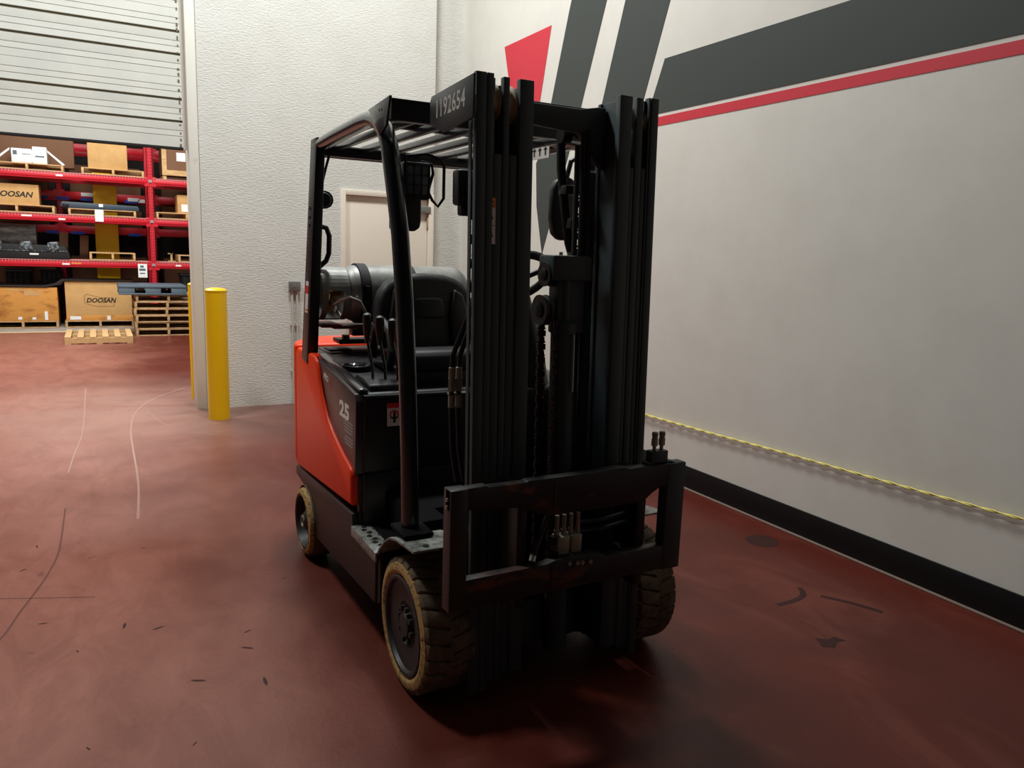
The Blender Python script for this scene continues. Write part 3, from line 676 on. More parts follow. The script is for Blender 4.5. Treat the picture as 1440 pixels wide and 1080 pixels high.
# crosshead with two pulleys
ch = mpart(MB().box(1.495, YF+.06, 1.60, 1.67, YF+.17, 1.695, .008).box(1.53, YF+.08, 1.40, 1.65, YF+.15, 1.62, .006), 'crosshead', M['mast'])
for x in (1.545, 1.58, 1.61): mpart(MB().cyl((x, YF+.09, 1.695), 'z', .008, .012, 6), 'bolt', M['alloy'], ch)
for (x, z, r) in ((1.505, 1.622, .046), (1.488, 1.487, .058)):
    pu = mpart(MB().lathe([(r*.5, x-.014), (r, x-.016), (r, x-.010), (r*.84, x-.003), (r*.84, x+.003), (r, x+.010), (r, x+.016), (r*.5, x+.014)], (0, YF+.12, z), 'x', 28), 'hose_pulley', M['plastic'], None)
    mpart(MB().lathe([(r*.5, x-.013), (r*.5, x-.02), (r*.25, x-.024), (0, x-.024)], (0, YF+.12, z), 'x', 20), 'pulley_hub', M['rubber'], pu)
# hoses inside the mast
hz = [[(1.60, YF+.10, .75), (1.602, YF+.10, 1.3), (1.60, YF+.085, 1.75), (1.605, YF+.09, 2.1)],
      [(1.628, YF+.10, .75), (1.63, YF+.10, 1.3), (1.63, YF+.09, 1.75), (1.63, YF+.09, 2.15)],
      [(1.652, YF+.09, .72), (1.652, YF+.09, 1.4), (1.652, YF+.09, 2.16)]]
for i, h in enumerate(hz): mpart(MB().tube(h, .0105, 8), 'hydraulic_hose', M['rubber'])
part(MB().tube([(1.735, 2.66, 1.55), (1.722, 2.65, 1.62), (1.675, 2.65, 1.745), (1.648, 2.65, 1.886), (1.624, 2.65, 2.03), (1.618, 2.65, 2.12), (1.625, 2.63, 2.165), (1.64, 2.60, 2.17), (1.65, 2.57, 2.15)], .0185, 10), 'hydraulic_hose', M['rubber'])
part(MB().tube([(1.725, 2.60, 1.60), (1.722, 2.60, 1.75), (1.70, 2.60, 1.9), (1.68, 2.60, 2.12)], .013, 10), 'hydraulic_hose', M['rubber'])
part(MB().box(1.62, 2.60, 1.93, 1.70, 2.66, 1.965, .004), 'hose_clamp', M['plastic']); part(MB().box(1.65, 2.60, 1.80, 1.72, 2.66, 1.84, .004), 'hose_clamp', M['plastic']); part(MB().cyl((1.60, 2.63, 2.15), 'x', .03, .04, 16), 'hose_guide', M['plastic'])
# left hoses in front of the hood with couplings
for i, (xa, xb) in enumerate(((1.192, 1.222), (1.222, 1.247))):
    h = part(MB().tube([(xb+.03, 2.62, 1.52), (xb+.008, 2.66, 1.42), (xa, 2.68, 1.30), (xa-.004, 2.68, 1.20), (xa-.002, 2.68, 1.06), (xa+.006, 2.68, .92), (xa+.02, 2.66, .80)], .0105, 10), 'tilt_hose', M['rubber'])
    part(MB().cyl((xa-.003, 2.68, 1.20), 'z', .0125, .055, 12, .002).cyl((xa-.003, 2.68, 1.16), 'z', .0145, .05, 6), 'hose_fitting', M['alloy'], h); part(MB().cyl((xa-.003, 2.68, 1.095), 'z', .0125, .05, 12, .002), 'hose_fitting', M['alloy'], h)
part(MB().box(1.175, 2.672, 1.146, 1.25, 2.69, 1.154, .001), 'hose_bracket', M['alloy'])
# light on the left mast side
ml = mpart(MB().box(1.165, YF+.195, 1.862, 1.235, YF+.255, 1.99, .012).box(1.18, YF+.20, 1.825, 1.23, YF+.24, 1.87, .008), 'mast_lamp', M['plastic'])
# number plate on a bracket beside the mast
npb = part(MB().prism([(2.70, 2.243), (2.345, 2.262), (2.345, 2.125), (2.56, 2.108), (2.60, 2.108), (2.71, 2.145), (2.715, 2.225)], 'x', 1.094, 1.102, .002), 'number_plate', M['plate'])
part(MB().box(1.10, 2.40, 2.15, 1.135, 2.46, 2.21, .003), 'plate_bracket', M['mast'], npb)
text('1192654', .083, (1.094, 2.662, 2.162), (0, -1, .03), (0, 0, 1), .0004, M['stencil'], 'plate_number', npb, FO, sx=.84, bold=.0012, space=1.06)
# label on the left mast front
ml_ = MB(); yl = 0
def lab(x0, x1, z0, z1, mi, d=0): ml_.poly([(x0, YF+.0046-d+(z0-Z0)*K, z0), (x1, YF+.0046-d+(z0-Z0)*K, z0), (x1, YF+.0046-d+(z1-Z0)*K, z1), (x0, YF+.0046-d+(z1-Z0)*K, z1)], mi)
lab(1.188, 1.222, 1.725, 1.882, 0); lab(1.188, 1.222, 1.848, 1.882, 1, .0005); lab(1.188, 1.222, 1.787, 1.789, 2, .0005)
for (cx, cz) in ((1.206, 1.815), (1.206, 1.755)):
    lab(cx-.006, cx+.004, cz-.004, cz+.010, 2, .0006); lab(cx-.010, cx-.006, cz-.006, cz-.001, 2, .0006); lab(cx+.003, cx+.007, cz-.006, cz+.002, 2, .0006)
lab(1.195, 1.215, 1.853, 1.857, 2, .0008); lab(1.198, 1.212, 1.864, 1.872, 2, .0008)
lbl = part(ml_, 'mast_warning_label', [M['decal_white'], M['decal_orange'], M['decal_ink']]); lbl['label'] = 'orange and white pictogram label'
# ---- carriage
YC = 2.17
top = [(.967, .935), (1.10, .938), (1.105, .932), (1.25, .932), (1.255, .937), (1.56, .937), (1.60, .943), (1.66, .943), (1.68, .935), (1.90, .935), (1.94, .937), (1.94, .85), (1.86, .853), (1.83, .848), (1.795, .83), (1.76, .805), (1.70, .80), (1.34, .80), (1.22, .845), (1.10, .858), (.967, .862)]
ub = part(MB().prism(top, 'y', YC, YC+.04, .004), 'upper_carriage_bar', M['rusty_bar'])
low = [(.975, .515), (1.945, .515), (1.945, .612), (1.60, .612), (1.56, .632), (1.38, .632), (1.34, .622), (.975, .618)]
part(MB().prism(low, 'y', YC, YC+.04, .004), 'lower_carriage_bar', M['rusty_low'])
part(MB().box(.967, YC-.004, .512, 1.03, YC+.055, .935, .004), 'carriage_side_plate', M['skirt'])
part(MB().box(1.862, YC-.002, .512, 1.946, YC+.05, .935, .004), 'carriage_side_plate', M['mast'])
for x in (1.24, 1.76): part(MB().box(x, YC+.04, .45, x+.04, YF+.0, .90, .006), 'carriage_bracket', M['black'])
for x in (1.275, 1.745):
    for z in (.55, .85): part(MB().cyl((x-.02, YC+.12, z), 'x', .05, .04, 20, .004), 'carriage_roller', M['mast'])
for (x, z) in ((.962, .90), (.96, .875)): part(MB().cyl((x, YC+.02, z), 'x', .007, .012, 6), 'bolt', M['alloy'])
part(MB().box(1.362, YC-.003, .81, 1.370, YC+.001, .92), 'bar_notch', M['chain'], ub); part(MB().box(1.362, YC-.003, .53, 1.370, YC+.001, .62), 'bar_notch', M['chain'], ub)
# hose fittings and valve block on the carriage
vbk = part(MB().box(1.405, YC+.03, .632, 1.455, YC+.08, .70, .004).box(1.462, YC+.03, .632, 1.508, YC+.08, .70, .004), 'valve_block', M['alloy'])
for i in range(4):
    x = 1.412+i*.03
    part(MB().cyl((x, YC+.055, .70), 'z', .011, .02, 6).cyl((x, YC+.055, .72), 'z', .008, .055, 10), 'hose_fitting', M['alloy'], vbk)
part(MB().tube([(1.392, YC+.05, .70), (1.38, YC+.05, .66), (1.41, YC+.04, .64)], .014, 8), 'valve_elbow', M['plastic'], vbk)
hs_ = part(MB().tube([(1.363, YC+.04, .79), (1.345, YC+.03, .765), (1.30, YC+.01, .69), (1.285, YC, .665)], [.009, .011, .013, .013], 10), 'loose_hose', M['rubber'])
part(MB().tube([(1.287, YC+.002, .668), (1.276, YC-.008, .648)], .012, 8), 'hose_end', M['steel'], hs_)
for (x, z) in ((1.435, .612), (1.47, .608), (1.49, .606), (1.525, .604)): part(MB().cyl((x, YC-.008, z), 'y', .008, .01, 8), 'bolt', M['alloy'])
for z in (.70, .735): part(MB().tube([(1.51, YC+.06, z), (1.62, YC+.07, z-.01), (1.74, YC+.08, z), (1.82, YC+.1, z+.02)], .008, 8), 'hydraulic_hose', M['rubber'])
cp = part(MB().box(1.79, YC+.01, .93, 1.865, YC+.05, .985, .004).box(1.77, YC+.01, .925, 1.885, YC+.045, .945, .004), 'coupler_block', M['mast'])
for x in (1.812, 1.846):
    part(MB().cyl((x, YC+.03, .985), 'z', .007, .02, 10).cyl((x, YC+.03, 1.003), 'z', .013, .028, 6).cyl((x, YC+.03, 1.031), 'z', .010, .006, 10).cyl((x, YC+.03, 1.036), 'z', .012, .02, 12, .003), 'quick_coupler', M['alloy'], cp)
part(MB().rod((1.80, YC+.12, .58), (1.80, YC+.12, .86), .006).cyl((1.80, YC+.12, .72), 'z', .012, .02, 6), 'guide_rod', M['mast'])
# ---- decals on the hood side
text('PRO', .042, (.9675, 3.748, 1.052), (0, -1, -.12), (0, 0, 1), .0003, M['decal_white'], 'model_lettering', side_panel, FO, shear=.25, sx=1.05, bold=.0015)
text('5', .078, (.9675, 3.645, 1.012), (0, -1, -.16), (0, 0, 1), .0003, M['decal_red'], 'model_numeral', side_panel, FO, shear=.15)
text('25', .098, (.9675, 3.462, .928), (0, -1, -.03), (0, 0, 1), .0003, M['decal_white'], 'capacity_numeral', side_panel, FO, bold=.004, sx=1.62)
m = MB()
for i in range(7):
    z = .915-i*.015-(0.012 if i > 3 else 0)
    m.box(.9668, 3.25, z-.0035, .9676, 3.385+(.01 if i % 2 else 0)-(i*.002), z+.0035)
part(m, 'decal_lines', M['decal_grey'], side_panel)
m = MB(); m.poly([(1.105, 3.188, .915), (1.175, 3.188, .915), (1.175, 3.188, 1.02), (1.105, 3.188, 1.02)], 0); m.poly([(1.105, 3.187, .998), (1.175, 3.187, .998), (1.175, 3.187, 1.02), (1.105, 3.187, 1.02)], 1)
m.lathe([(.022, 3.1875), (.022, 3.1868), (.015, 3.1868), (.015, 3.1875)], (1.138, 0, .967), 'y', 20, 1, closed=True).box(1.133, 3.1865, .93, 1.145, 3.1875, .98, mi=2).box(1.12, 3.1865, .95, 1.155, 3.1875, .957, mi=2)
part(m, 'hood_warning_label', [M['decal_white'], M['decal_red'], M['decal_ink']])['label'] = 'white label with red header'

# ------------------------------------------------------------------ pallets
def make_pallet(loc, wd, dp, h, material, label, boards=6, along='x', group='wooden pallets in the warehouse', rz=0):
    o = empty('wooden_pallet', loc, label, 'pallet', group, rz)
    tb = .018; bw = .09
    db = None
    for k in range(boards):
        y = -dp/2+bw/2+k*(dp-bw)/(boards-1)
        if db is None: db = MB().box(-wd/2, -bw/2, 0, wd/2, bw/2, tb, .002, seg=1).build('deck_board', material, o); first = db
        else: db = first.copy(); C.objects.link(db); db.parent = o
        db.location = (0, y, h-tb)
    for k in range(3):
        y = -dp/2+bw/2+k*(dp-bw)/2
        db = first.copy(); C.objects.link(db); db.parent = o; db.location = (0, y, 0); db.name = 'base_board'
    s0 = None
    for k in range(3):
        x = -wd/2+.02+k*(wd-.04)/2
        if s0 is None: s0 = MB().box(-.02, -dp/2, tb, .02, dp/2, h-tb, .002, seg=1).build('stringer', material, o); s = s0
        else: s = s0.copy(); C.objects.link(s); s.parent = o
        s.location = (x, 0, 0)
    return o
# loose pallet on the floor: boards run towards the camera
make_pallet((-.02, 14.6, 0), 1.2, .98, .122, M['wood'], 'single wooden pallet lying alone on the red floor', 6, rz=PI/2)
# stack of six
sp0 = make_pallet((1.09, 15.5, 0), 1.06, .96, .1215, M['wood_old'], 'weathered wooden pallet at the bottom of the pallet stack', 6)
ORD = ['second', 'third', 'fourth', 'fifth']
for k in range(1, 6):
    lab_ = f'weathered wooden pallet, {ORD[k-1]} from the bottom of the stack' if k < 5 else 'weathered wooden pallet just under the blue-grey plastic pallet'
    place(sp0, (1.09+random.uniform(-.02, .02), 15.5+random.uniform(-.02, .02), k*.1215), lab_)
# plastic pallet on the stack
pp = empty('plastic_pallet', (.86, 15.5, .7295), 'blue-grey plastic pallet lying on top of the wooden pallet stack', 'pallet')
MB().box(-.55, -.5, .12, .55, .5, .165, .012).box(-.55, -.5, 0, .55, -.4, .03, .006).box(-.55, .4, 0, .55, .5, .03, .006).box(-.55, -.06, 0, .55, .06, .03, .006).build('deck', M['plastic_pallet'], pp)
for x in (-.42, 0, .42):
    for y in (-.44, 0, .44): MB().hexa([(x-.12, y-.06, 0), (x+.12, y-.06, 0), (x+.12, y+.06, 0), (x-.12, y+.06, 0), (x-.13, y-.05, .126), (x+.13, y-.05, .126), (x+.13, y+.05, .126), (x-.13, y+.05, .126)], .006).build('foot', M['plastic_pallet'], pp)
m = MB()
for k in range(9): m.box(-.5+k*.12, -.49, .09, -.49+k*.12, .49, .126)
m.build('deck_rib', M['plastic_pallet'], pp)

# ------------------------------------------------------------------ racks
def make_rack(name, y0, depth, xs, levels, label, bh=.115, deck=True):
    o = empty(name, (0, y0, 0), label, 'rack', 'red pallet racks')
    for x in xs:
        for yy in (0, depth-.08):
            u = MB().box(x-.05, yy, 0, x+.05, yy+.01, 5.2).box(x-.05, yy, 0, x-.042, yy+.08, 5.2).box(x+.042, yy, 0, x+.05, yy+.08, 5.2).box(x-.08, yy-.02, 0, x+.08, yy+.1, .012).build('upright', M['rack_red'], o)
            if yy == 0:
                m = MB()
                for k in range(86):
                    z = .2+k*.058
                    for dx in (-.024, .024): m.box(x+dx-.008, -.0015, z-.011, x+dx+.008, .003, z+.011)
                tag(m.build('slot_holes', M['ink'], u), kind='stuff')
        m = MB()
        for k in range(5): m.rod((x, .06, .3+k*.9), (x, depth-.05, .3+k*.9+(.9 if k % 2 else 0)), .015, 6)
        m.build('brace', M['rack_dark'], o)
    for (xa, xb) in zip(xs[:-1], xs[1:]):
        for z in levels:
            for yy in (-.012, depth-.05):
                b = MB().box(xa+.05, yy, z-bh, xb-.05, yy+.05, z, .004).box(xa+.05, yy-.012, z-bh+.03, xb-.05, yy, z-.03, .004).build('beam', M['rack_red'], o)
                if yy < 0:
                    for xx in (xa+.05, xb-.05-.02):
                        MB().box(xx-.03, -.017, z-bh-.03, xx+.05, -.012, z+.03).build('beam_connector', M['rack_red'], b)
            if deck:
                m = MB(); n = int((xb-xa-.1)/.05)
                for k in range(n):
                    x = xa+.06+k*.05
                    m.box(x-.004, -.03, z-.03, x+.004, -.024, z+.008).box(x-.004, -.03, z+.002, x+.004, depth, z+.008)
                for yy in [0-.028]+[.1+q*.1 for q in range(int(depth/.1))]: m.box(xa+.05, yy, z+.006, xb-.05, yy+.006, z+.012)
                wd = m.build('wire_deck', M['wire'], o); wd['kind'] = 'stuff'
    return o
RY = 16.6
L1, L2, L3 = 1.256, 2.084, 2.84
fr = make_rack('pallet_rack', RY, 1.07, [-2.0, .98, 3.7], [L1, L2, L3], 'red slotted pallet rack holding boxes, front row behind the doorway')
rr = make_rack('pallet_rack', RY+1.75, 1.07, [-3.2, -.6, 1.12, 3.8], [1.92, 2.60, 3.55], 'red rack row half hidden behind the front rack', .15, False)
# location labels on beams
def rlabel(x, z, w_, h_, m_, y=RY-.027): MB().box(x-w_/2, y-.0, z-h_/2, x+w_/2, y+.003, z+h_/2).build('beam_label', m_, fr, (0, RY, 0))
for (x, z, w_, h_, m_) in ((-.52, L3-.05, .11, .03, M['paper']), (-1.07, L2-.035, .16, .03, M['paper']), (-.52, L2-.075, .11, .03, M['paper']), (-.50, L1-.06, .12, .03, M['paper']), (-.33, L1-.045, .16, .028, M['decal_orange']), (1.42, L1-.05, .1, .03, M['paper'])): rlabel(x, z, w_, h_, m_)
for z in (L1, L2, L3): rlabel(.98, z-.045, .06, .05, M['decal_grey'], RY-.021)
MB().box(.70, RY-.031, L1-.29, .86, RY-.027, L1-.03).build('beam_sign', M['paper'], fr, (0, RY, 0))
MB().box(.72, RY-.033, L1-.16, .83, RY-.031, L1-.12).box(.73, RY-.033, L1-.22, .82, RY-.031, L1-.20).box(.74, RY-.033, L1-.10, .80, RY-.031, L1-.06).build('sign_print', M['plastic_pallet'], fr, (0, RY, 0))
m = MB()
for k, (x, z) in enumerate(((-.9, 2.46), (-.55, 2.46), (-.1, 2.46), (.7, 2.46), (-.75, 1.78), (-.3, 1.78), (.75, 1.78))): MB().box(x-.12, RY+1.72, z-.03, x+.12, RY+1.725, z+.03).build('beam_label', M['blue'], rr, (0, RY+1.75, 0))
for x, z in ((-.1, 2.55), (.75, 2.5), (.95, 2.48)): MB().box(x-.11, RY+1.718, z-.03, x+.11, RY+1.723, z+.04).build('beam_label', M['paper'], rr, (0, RY+1.75, 0))

# yellow column
col = empty('building_column', (.215, 18.0, 0), 'yellow painted square column standing behind the front rack', 'column')
MB().box(-.21, -.15, 0, .21, .15, 7.6, .01).build('shaft', M['yellow_col'], col)
MB().box(-.27, -.21, 0, .27, .21, .02, .004).build('base_plate', M['yellow_col'], col)

# ------------------------------------------------------------------ loads
def carton(name, x0, x1, y0, y1, z0, z1, m_, label, group=None, tape=True, cat='box'):
    o = empty(name, ((x0+x1)/2, (y0+y1)/2, z0), label, cat, group)
    w_, d_, h_ = (x1-x0)/2, (y1-y0)/2, z1-z0
    MB().box(-w_, -d_, 0, w_, d_, h_-.004, .006).build('carton_body', m_, o)
    for s in (-1, 1): MB().box(-w_, s*.003, h_-.005, w_, s*d_, h_, .001).build('flap', m_, o)
    return o
dk = .016
# top shelf
make_pallet((.36, 17.15, L3+dk), 1.05, .95, .12, M['wood'], 'wooden pallet under the plain cardboard box on the top shelf')
carton('cardboard_box', -.05, .61, 16.74, 17.15, L3+dk+.12, 3.46, M['card'], 'plain tan cardboard box on the top shelf of the front rack')
make_pallet((-1.02, 17.15, L3+dk), 1.14, .95, .12, M['wood'], 'wooden pallet under the white wrapped load on the top shelf')
wl = empty('wrapped_load', (-.98, 16.98, L3+dk+.12), 'white paper wrapped load with slanted white braces, top shelf at left', 'load')
zb = L3+dk+.12
MB().box(-.27, -.25, 0, .05, .2, .25, .01).build('wrapped_block', M['white_wrap'], wl)
MB().box(.055, -.25, 0, .28, .2, .30, .01).build('wrapped_block', M['white_wrap'], wl)
MB().box(-.12, -.257, .02, .06, -.251, .22).build('delivery_note', M['paper'], wl)
MB().box(-.24, -.256, .14, -.18, -.251, .21).box(.1, -.256, .12, .24, -.251, .14).box(-.10, -.26, .15, .03, -.257, .16).build('note_print', M['plastic_pallet'], wl)
for s in (-1, 1): MB().hexa([(s*.29, -.26, .21), (s*.52, -.26, 0), (s*.52, -.20, 0), (s*.29, -.20, .21), (s*.29, -.26, .25), (s*.56, -.26, 0.015), (s*.56, -.20, 0.015), (s*.29, -.20, .25)]).build('brace', M['white_wrap'], wl)
carton('cardboard_box', -1.56, -.28, 17.24, 17.6, L3+dk+.12, 3.56, M['card_dark'], 'large dark brown box standing behind the white wrapped load')
cr = empty('wooden_crate', (1.75, 17.15, L3+dk), 'light framed wooden crate on the top shelf right of the rack upright', 'crate')
MB().box(-.53, -.45, .11, .53, .45, .62).build('crate_panel', M['card_dark'], cr)
for x in (-.545, .465): MB().box(x, -.47, .1, x+.085, -.45, .64).build('corner_batten', M['wood'], cr)
MB().box(-.545, -.472, .08, .55, -.45, .18).build('bottom_batten', M['wood'], cr)
for x in (-.5, 0, .5): MB().box(x-.03, -.45, 0, x+.03, .45, .08).build('skid', M['wood'], cr)
MB().box(-.28, -.455, .36, -.12, -.451, .52).build('paper_label', M['paper'], cr)
# middle shelf
make_pallet((-1.22, 17.15, L2+dk), 1.18, .95, .14, M['wood'], 'wooden pallet under the lettered box on the middle shelf')
db_ = carton('cardboard_box', -1.75, -.865, 16.74, 17.4, L2+dk+.14, 2.60, M['card'], 'tan cardboard box with black lettering on the middle shelf at left')
text('DOOSAN', .135, (-1.58, 16.739, 2.375), (1, 0, 0), (0, 0, 1), .0006, M['ink'], 'box_lettering', db_, tuple(db_.location), shear=.25, bold=.004, sx=1.05)
make_pallet((.15, 17.15, L2+dk), 1.13, .95, .12, M['wood'], 'wooden pallet under the dark teal steel channel on the middle shelf')
ft = empty('steel_channel', (.11, 17.05, L2+dk+.12), 'long dark teal steel channel lying on a pallet, middle shelf', 'steel part')
MB().prism([(-.65, .03), (-.62, .115), (.63, .09), (.66, .06), (.66, .0), (-.55, .0)], 'y', -.38, -.1, .006).build('front_plate', M['teal'], ft)
MB().box(-.6, -.1, 0, .62, .3, .05, .005).build('web', M['teal'], ft)
MB().lathe([(.05, 0), (.05, .04), (0, .04)], (-.56, -.385, .03), 'z', 12).build('end_cap', M['ink'], ft)
MB().box(-.02, -.386, .045, .05, -.381, .10).build('paper_tag', M['paper'], ft)
tg = tag(MB().box(-.07, 0, -.11, .07, .002, .11).build('paper_tag', M['paper']), 'white paper sheet hanging below the dark teal channel', 'tag')
tg.location = (.088, RY-.034, L2+.02)
make_pallet((1.62, 17.15, L2+dk), 1.1, .95, .13, M['wood'], 'wooden pallet on the middle shelf right of the rack upright')
b_ = carton('cardboard_box', 1.46, 2.0, 16.74, 17.3, L2+dk+.13, 2.58, M['card'], 'small cardboard box with white label, middle shelf right of the upright')
MB().box(-.2, -.284, .03, -.05, -.281, .17).build('paper_label', M['paper'], b_)
# low shelf
bl = empty('black_cover', (-1.05, 17.1, L1+dk), 'black machine cover partly in clear film on the low shelf at left', 'machine part')
MB().prism([(-.66, .05), (-.62, .27), (.55, .25), (.60, .12), (.62, .02), (.50, 0), (-.66, 0)], 'y', -.4, .12, .012).build('shell', M['rubber'], bl)
for x in (-.55, -.08, .35): MB().hexa([(x-.1, -.41, .17), (x+.12, -.41, .16), (x+.12, .1, .2), (x-.1, .1, .2), (x-.08, -.40, .31), (x+.09, -.40, .32), (x+.08, .1, .33), (x-.07, .1, .32)], .02).build('film_bundle', M['wrap'], bl)
MB().box(-.6, -.41, .14, .58, -.403, .16).build('rim', M['wrap'], bl)
MB().box(-.02, -.412, .075, .12, -.406, .105).build('paper_label', M['paper'], bl)
carton('cardboard_box', -1.75, -.98, 17.28, 17.62, L1+dk, 1.90, M['wrap_grey'], 'grey film wrapped box behind the black machine cover on the low shelf')
make_pallet((.28, 17.15, L1+dk), .78, .95, .15, M['wood'], 'small pale wooden pallet standing empty on the low shelf')
make_pallet((1.72, 17.2, L1+dk), .55, .8, .14, M['wood'], 'short wooden pallet on the low shelf right of the upright')
hk = empty('wooden_bracket', (1.33, 17.0, L1+dk), 'small wooden bracket standing on the low shelf beside the upright', 'bracket')
MB().box(-.06, -.05, 0, .08, .05, .02).build('foot', M['wood'], hk); MB().box(-.015, -.03, .02, .02, .03, .17).build('stem', M['wood'], hk); MB().box(-.06, -.03, .15, .03, .03, .17).build('arm', M['wood'], hk)
for i, (x, h) in enumerate(((-.55, .50), (-.20, .46), (.05, .0))):
    if h: 
        p = tag(MB().prism([(-.09, 0), (.06, 0), (.09, h), (-.06, h)], 'y', 0, .06, .006).build('grey_board', M['card_dark']), ('brown board leaning upright behind the black cover, left one', 'brown board leaning upright behind the black cover, right one')[i], 'board')
        p.location = (x, 17.55, L1+dk)
# floor level
make_pallet((-1.25, 17.15, 0), 1.14, .98, .13, M['wood_old'], 'wooden pallet under the worn orange box on the floor')
ob_ = carton('cardboard_box', -1.72, -.675, 16.68, 17.6, .13, .755, M['card_orange'], 'worn orange-brown cardboard box on the floor at left')
MB().box(.0, -.463, .47, .24, -.461, .56).box(-.3, -.463, .56, .1, -.461, .585).build('torn_patch', M['card'], ob_)
MB().box(.30, -.463, .02, .35, -.461, .18).box(.1, -.463, .03, .16, -.461, .07).box(-.12, -.463, .03, -.06, -.461, .08).build('tape_scrap', M['white_wrap'], ob_)
make_pallet((.01, 17.15, .0), 1.17, .98, .13, M['wood_old'], 'wooden pallet under the big lettered box on the floor')
bb = carton('cardboard_box', -.55, .57, 16.70, 17.6, .13, .875, M['card'], 'big tan cardboard box with outlined black lettering on the floor')
bb.location.z = .13
text('DOOSAN', .118, (-.21, 16.699, .475), (1, 0, 0), (0, 0, 1), .0006, M['ink'], 'box_lettering', bb, tuple(bb.location), shear=.25, bold=.004, sx=.98)
m = MB()
fr_ = [(-.235, .60), (-.205, .63), (.05, .565), (.255, .565), (.255, .40), (-.05, .40), (-.235, .455)]
for a, b in zip(fr_, fr_[1:]+fr_[:1]): m.rod((a[0], 16.699, a[1]), (b[0], 16.699, b[1]), .0035, 4)
m.build('outline_print', M['card_dark'], bb, tuple(bb.location))
MB().box(-.56, -.462, 0, .57, -.455, .10, .002).build('tray_rim', M['card_orange'], bb)
MB().box(-.5, -.466, .02, -.32, -.462, .085).box(.12, -.466, .01, .18, -.462, .09).build('film_scrap', M['white_wrap'], bb)
bs = tag(MB().prism([(-1.75, .005), (-.86, .0), (-.6, .05), (-.55, .128), (.6, .128), (.62, .145), (-.60, .15), (-.7, .075), (-.88, .03), (-1.75, .035)], 'y', 16.66, 17.5, .004).build('black_sheet', M['black_sheet'], None, (0, 0, 0)), 'black sheet draped over the two floor boxes under the rack', 'sheet')
bs.location = (0, 0, .755)
# black bins behind
for i, (x, w_) in enumerate(((-1.35, .42), (-.80, .36), (1.75, .5))):
    o = empty('black_bin', (x, 18.0 if i < 2 else 17.2, 0), ('black bin under the low shelf at far left, paper on its rim', 'black bin under the low shelf, second from the left', 'black bin on the floor right of the rack upright')[i], 'bin')
    MB().hexa([(-w_/2+.04, -.25, 0), (w_/2-.04, -.25, 0), (w_/2-.04, .25, 0), (-w_/2+.04, .25, 0), (-w_/2, -.28, 1.02), (w_/2, -.28, 1.02), (w_/2, .28, 1.02), (-w_/2, .28, 1.02)], .015).build('bin_body', M['rubber'], o)
    m = MB()
    for q in range(4): m.box(-w_/2+.06+q*w_/4.5, -.29, .4, -w_/2+.075+q*w_/4.5, -.27, .98)
    m.build('bin_rib', M['teal'], o)
    MB().box(-w_/2-.02, -.30, 1.0, w_/2+.02, .3, 1.03, .006).build('bin_rim', M['plastic_pallet'] if i == 0 else M['rubber'], o)
# dark cartons on the rear rack
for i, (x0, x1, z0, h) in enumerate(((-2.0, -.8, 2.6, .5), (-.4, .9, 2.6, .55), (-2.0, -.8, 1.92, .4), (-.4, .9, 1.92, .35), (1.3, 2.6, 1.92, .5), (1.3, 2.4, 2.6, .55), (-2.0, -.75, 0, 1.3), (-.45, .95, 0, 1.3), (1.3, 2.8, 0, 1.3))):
    carton('cardboard_box', x0, x1, 18.5, 19.3, z0+.002, z0+h, M['card_dark'], ('brown carton in shade on the rear rack, behind the lettered middle shelf box', 'brown carton in shade on the rear rack behind the yellow column, upper', 'brown carton in shade on the rear rack seen through the black cover shelf', 'brown carton in shade on the rear rack behind the yellow column, lower', 'brown carton in shade right of the front rack upright, lower', 'brown carton in shade right of the front rack upright, upper', 'tall brown carton on the floor behind the two black bins', 'tall brown carton on the floor behind the yellow column', 'tall brown carton on the floor right of the rack upright')[i], 'shaded cartons on the rear rack')

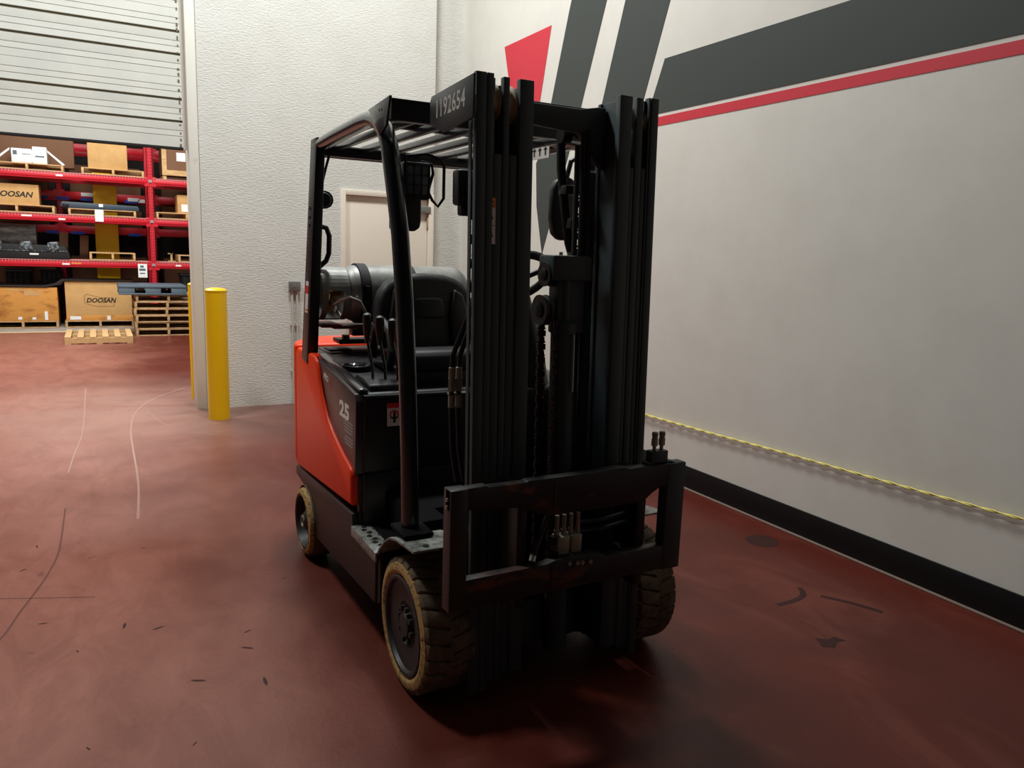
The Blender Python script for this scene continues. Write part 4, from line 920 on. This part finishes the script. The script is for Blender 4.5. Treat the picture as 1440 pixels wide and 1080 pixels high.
# ------------------------------------------------------------------ floor wear
def mark(pts, w_, m_, name='tire_mark'):
    m = MB(); Q = [Vector((x, y, .0008)) for x, y in pts]; P = []
    for i in range(len(Q)-1):
        a, b, c, d = Q[max(i-1, 0)], Q[i], Q[i+1], Q[min(i+2, len(Q)-1)]
        for k in range(5):
            t = k/5; P.append(.5*((2*b)+(c-a)*t+(2*a-5*b+4*c-d)*t*t+(3*b-a-3*c+d)*t**3))
    P.append(Q[-1])
    for a, b in zip(P[:-1], P[1:]):
        d = (b-a).normalized(); n = Vector((-d.y, d.x, 0))*w_/2
        m.poly([a-n, b-n, b+n, a+n])
    m.build(name, m_, flo)
mark([(0.856, 9.586), (0.761, 9.47), (0.471, 8.979), (0.279, 8.378), (0.2, 7.613), (0.188, 6.832), (0.187, 6.186), (0.177, 5.649), (0.146, 5.033)], .014, M['scuff'], 'pale_scuff')
mark([(-0.177, 9.902), (-0.181, 9.231), (-0.179, 8.122), (-0.192, 7.384), (-0.233, 6.778), (-0.258, 6.26)], .009, M['scuff'], 'pale_scuff')
mark([(0.367, 8.459), (0.479, 7.699), (0.641, 7.336), (0.898, 7.07)], .007, M['scuff'], 'pale_scuff')
mark([(-0.252, 5.411), (-0.253, 5.2), (-0.26, 4.652), (-0.294, 4.359), (-0.335, 4.148), (-0.386, 3.926), (-0.419, 3.757), (-0.451, 3.637)], .010, M['skid'])
mark([(-0.496, 4.119), (-0.306, 4.042), (-0.085, 3.957)], .006, M['skid'])
for i, (x, y) in enumerate([(0.162, 3.509), (0.029, 3.591), (0.485, 3.171), (0.509, 3.317), (0.504, 2.879), (0.271, 2.992), (-0.413, 4.44), (-0.369, 4.766), (0.149, 4.522), (0.774, 3.815), (-0.15, 3.429), (-0.291, 3.757), (0.215, 2.585), (-0.106, 2.707)]):
    a, l = 1.1*i+.3, .045 if i < 6 else .03
    u = Vector((math.cos(a), math.sin(a), 0))*l*random.uniform(.45, .8); n = Vector((-u.y, u.x, 0))*.22; c = Vector((x, y, .0008))
    MB().poly([c-u, c-u*.4-n, c+u*.5-n*.8, c+u, c+u*.4+n, c-u*.5+n*.7]).build('dirt_fleck', M['grime'], flo)
c = Vector((2.86, 2.15, .0008)); m = MB()
m.poly([c+Vector(v) for v in ((-.07, -.02, 0), (-.02, -.05, 0), (.03, -.02, 0), (.08, -.03, 0), (.06, .02, 0), (.01, .015, 0), (-.03, .05, 0), (-.05, .01, 0))]); m.build('dark_smear', M['grime'], flo)
mark([(2.93, 2.52), (3.05, 2.52), (3.15, 2.55), (3.20, 2.62)], .030, M['grime'], 'dark_smear')
mark([(3.22, 2.50), (3.30, 2.38), (3.36, 2.24)], .03, M['grime'], 'dark_smear')
MB().lathe([(0, .0008), (.10, .0008)], (3.53, 3.2, 0), 'z', 24).build('oil_stain', M['grime'], flo)
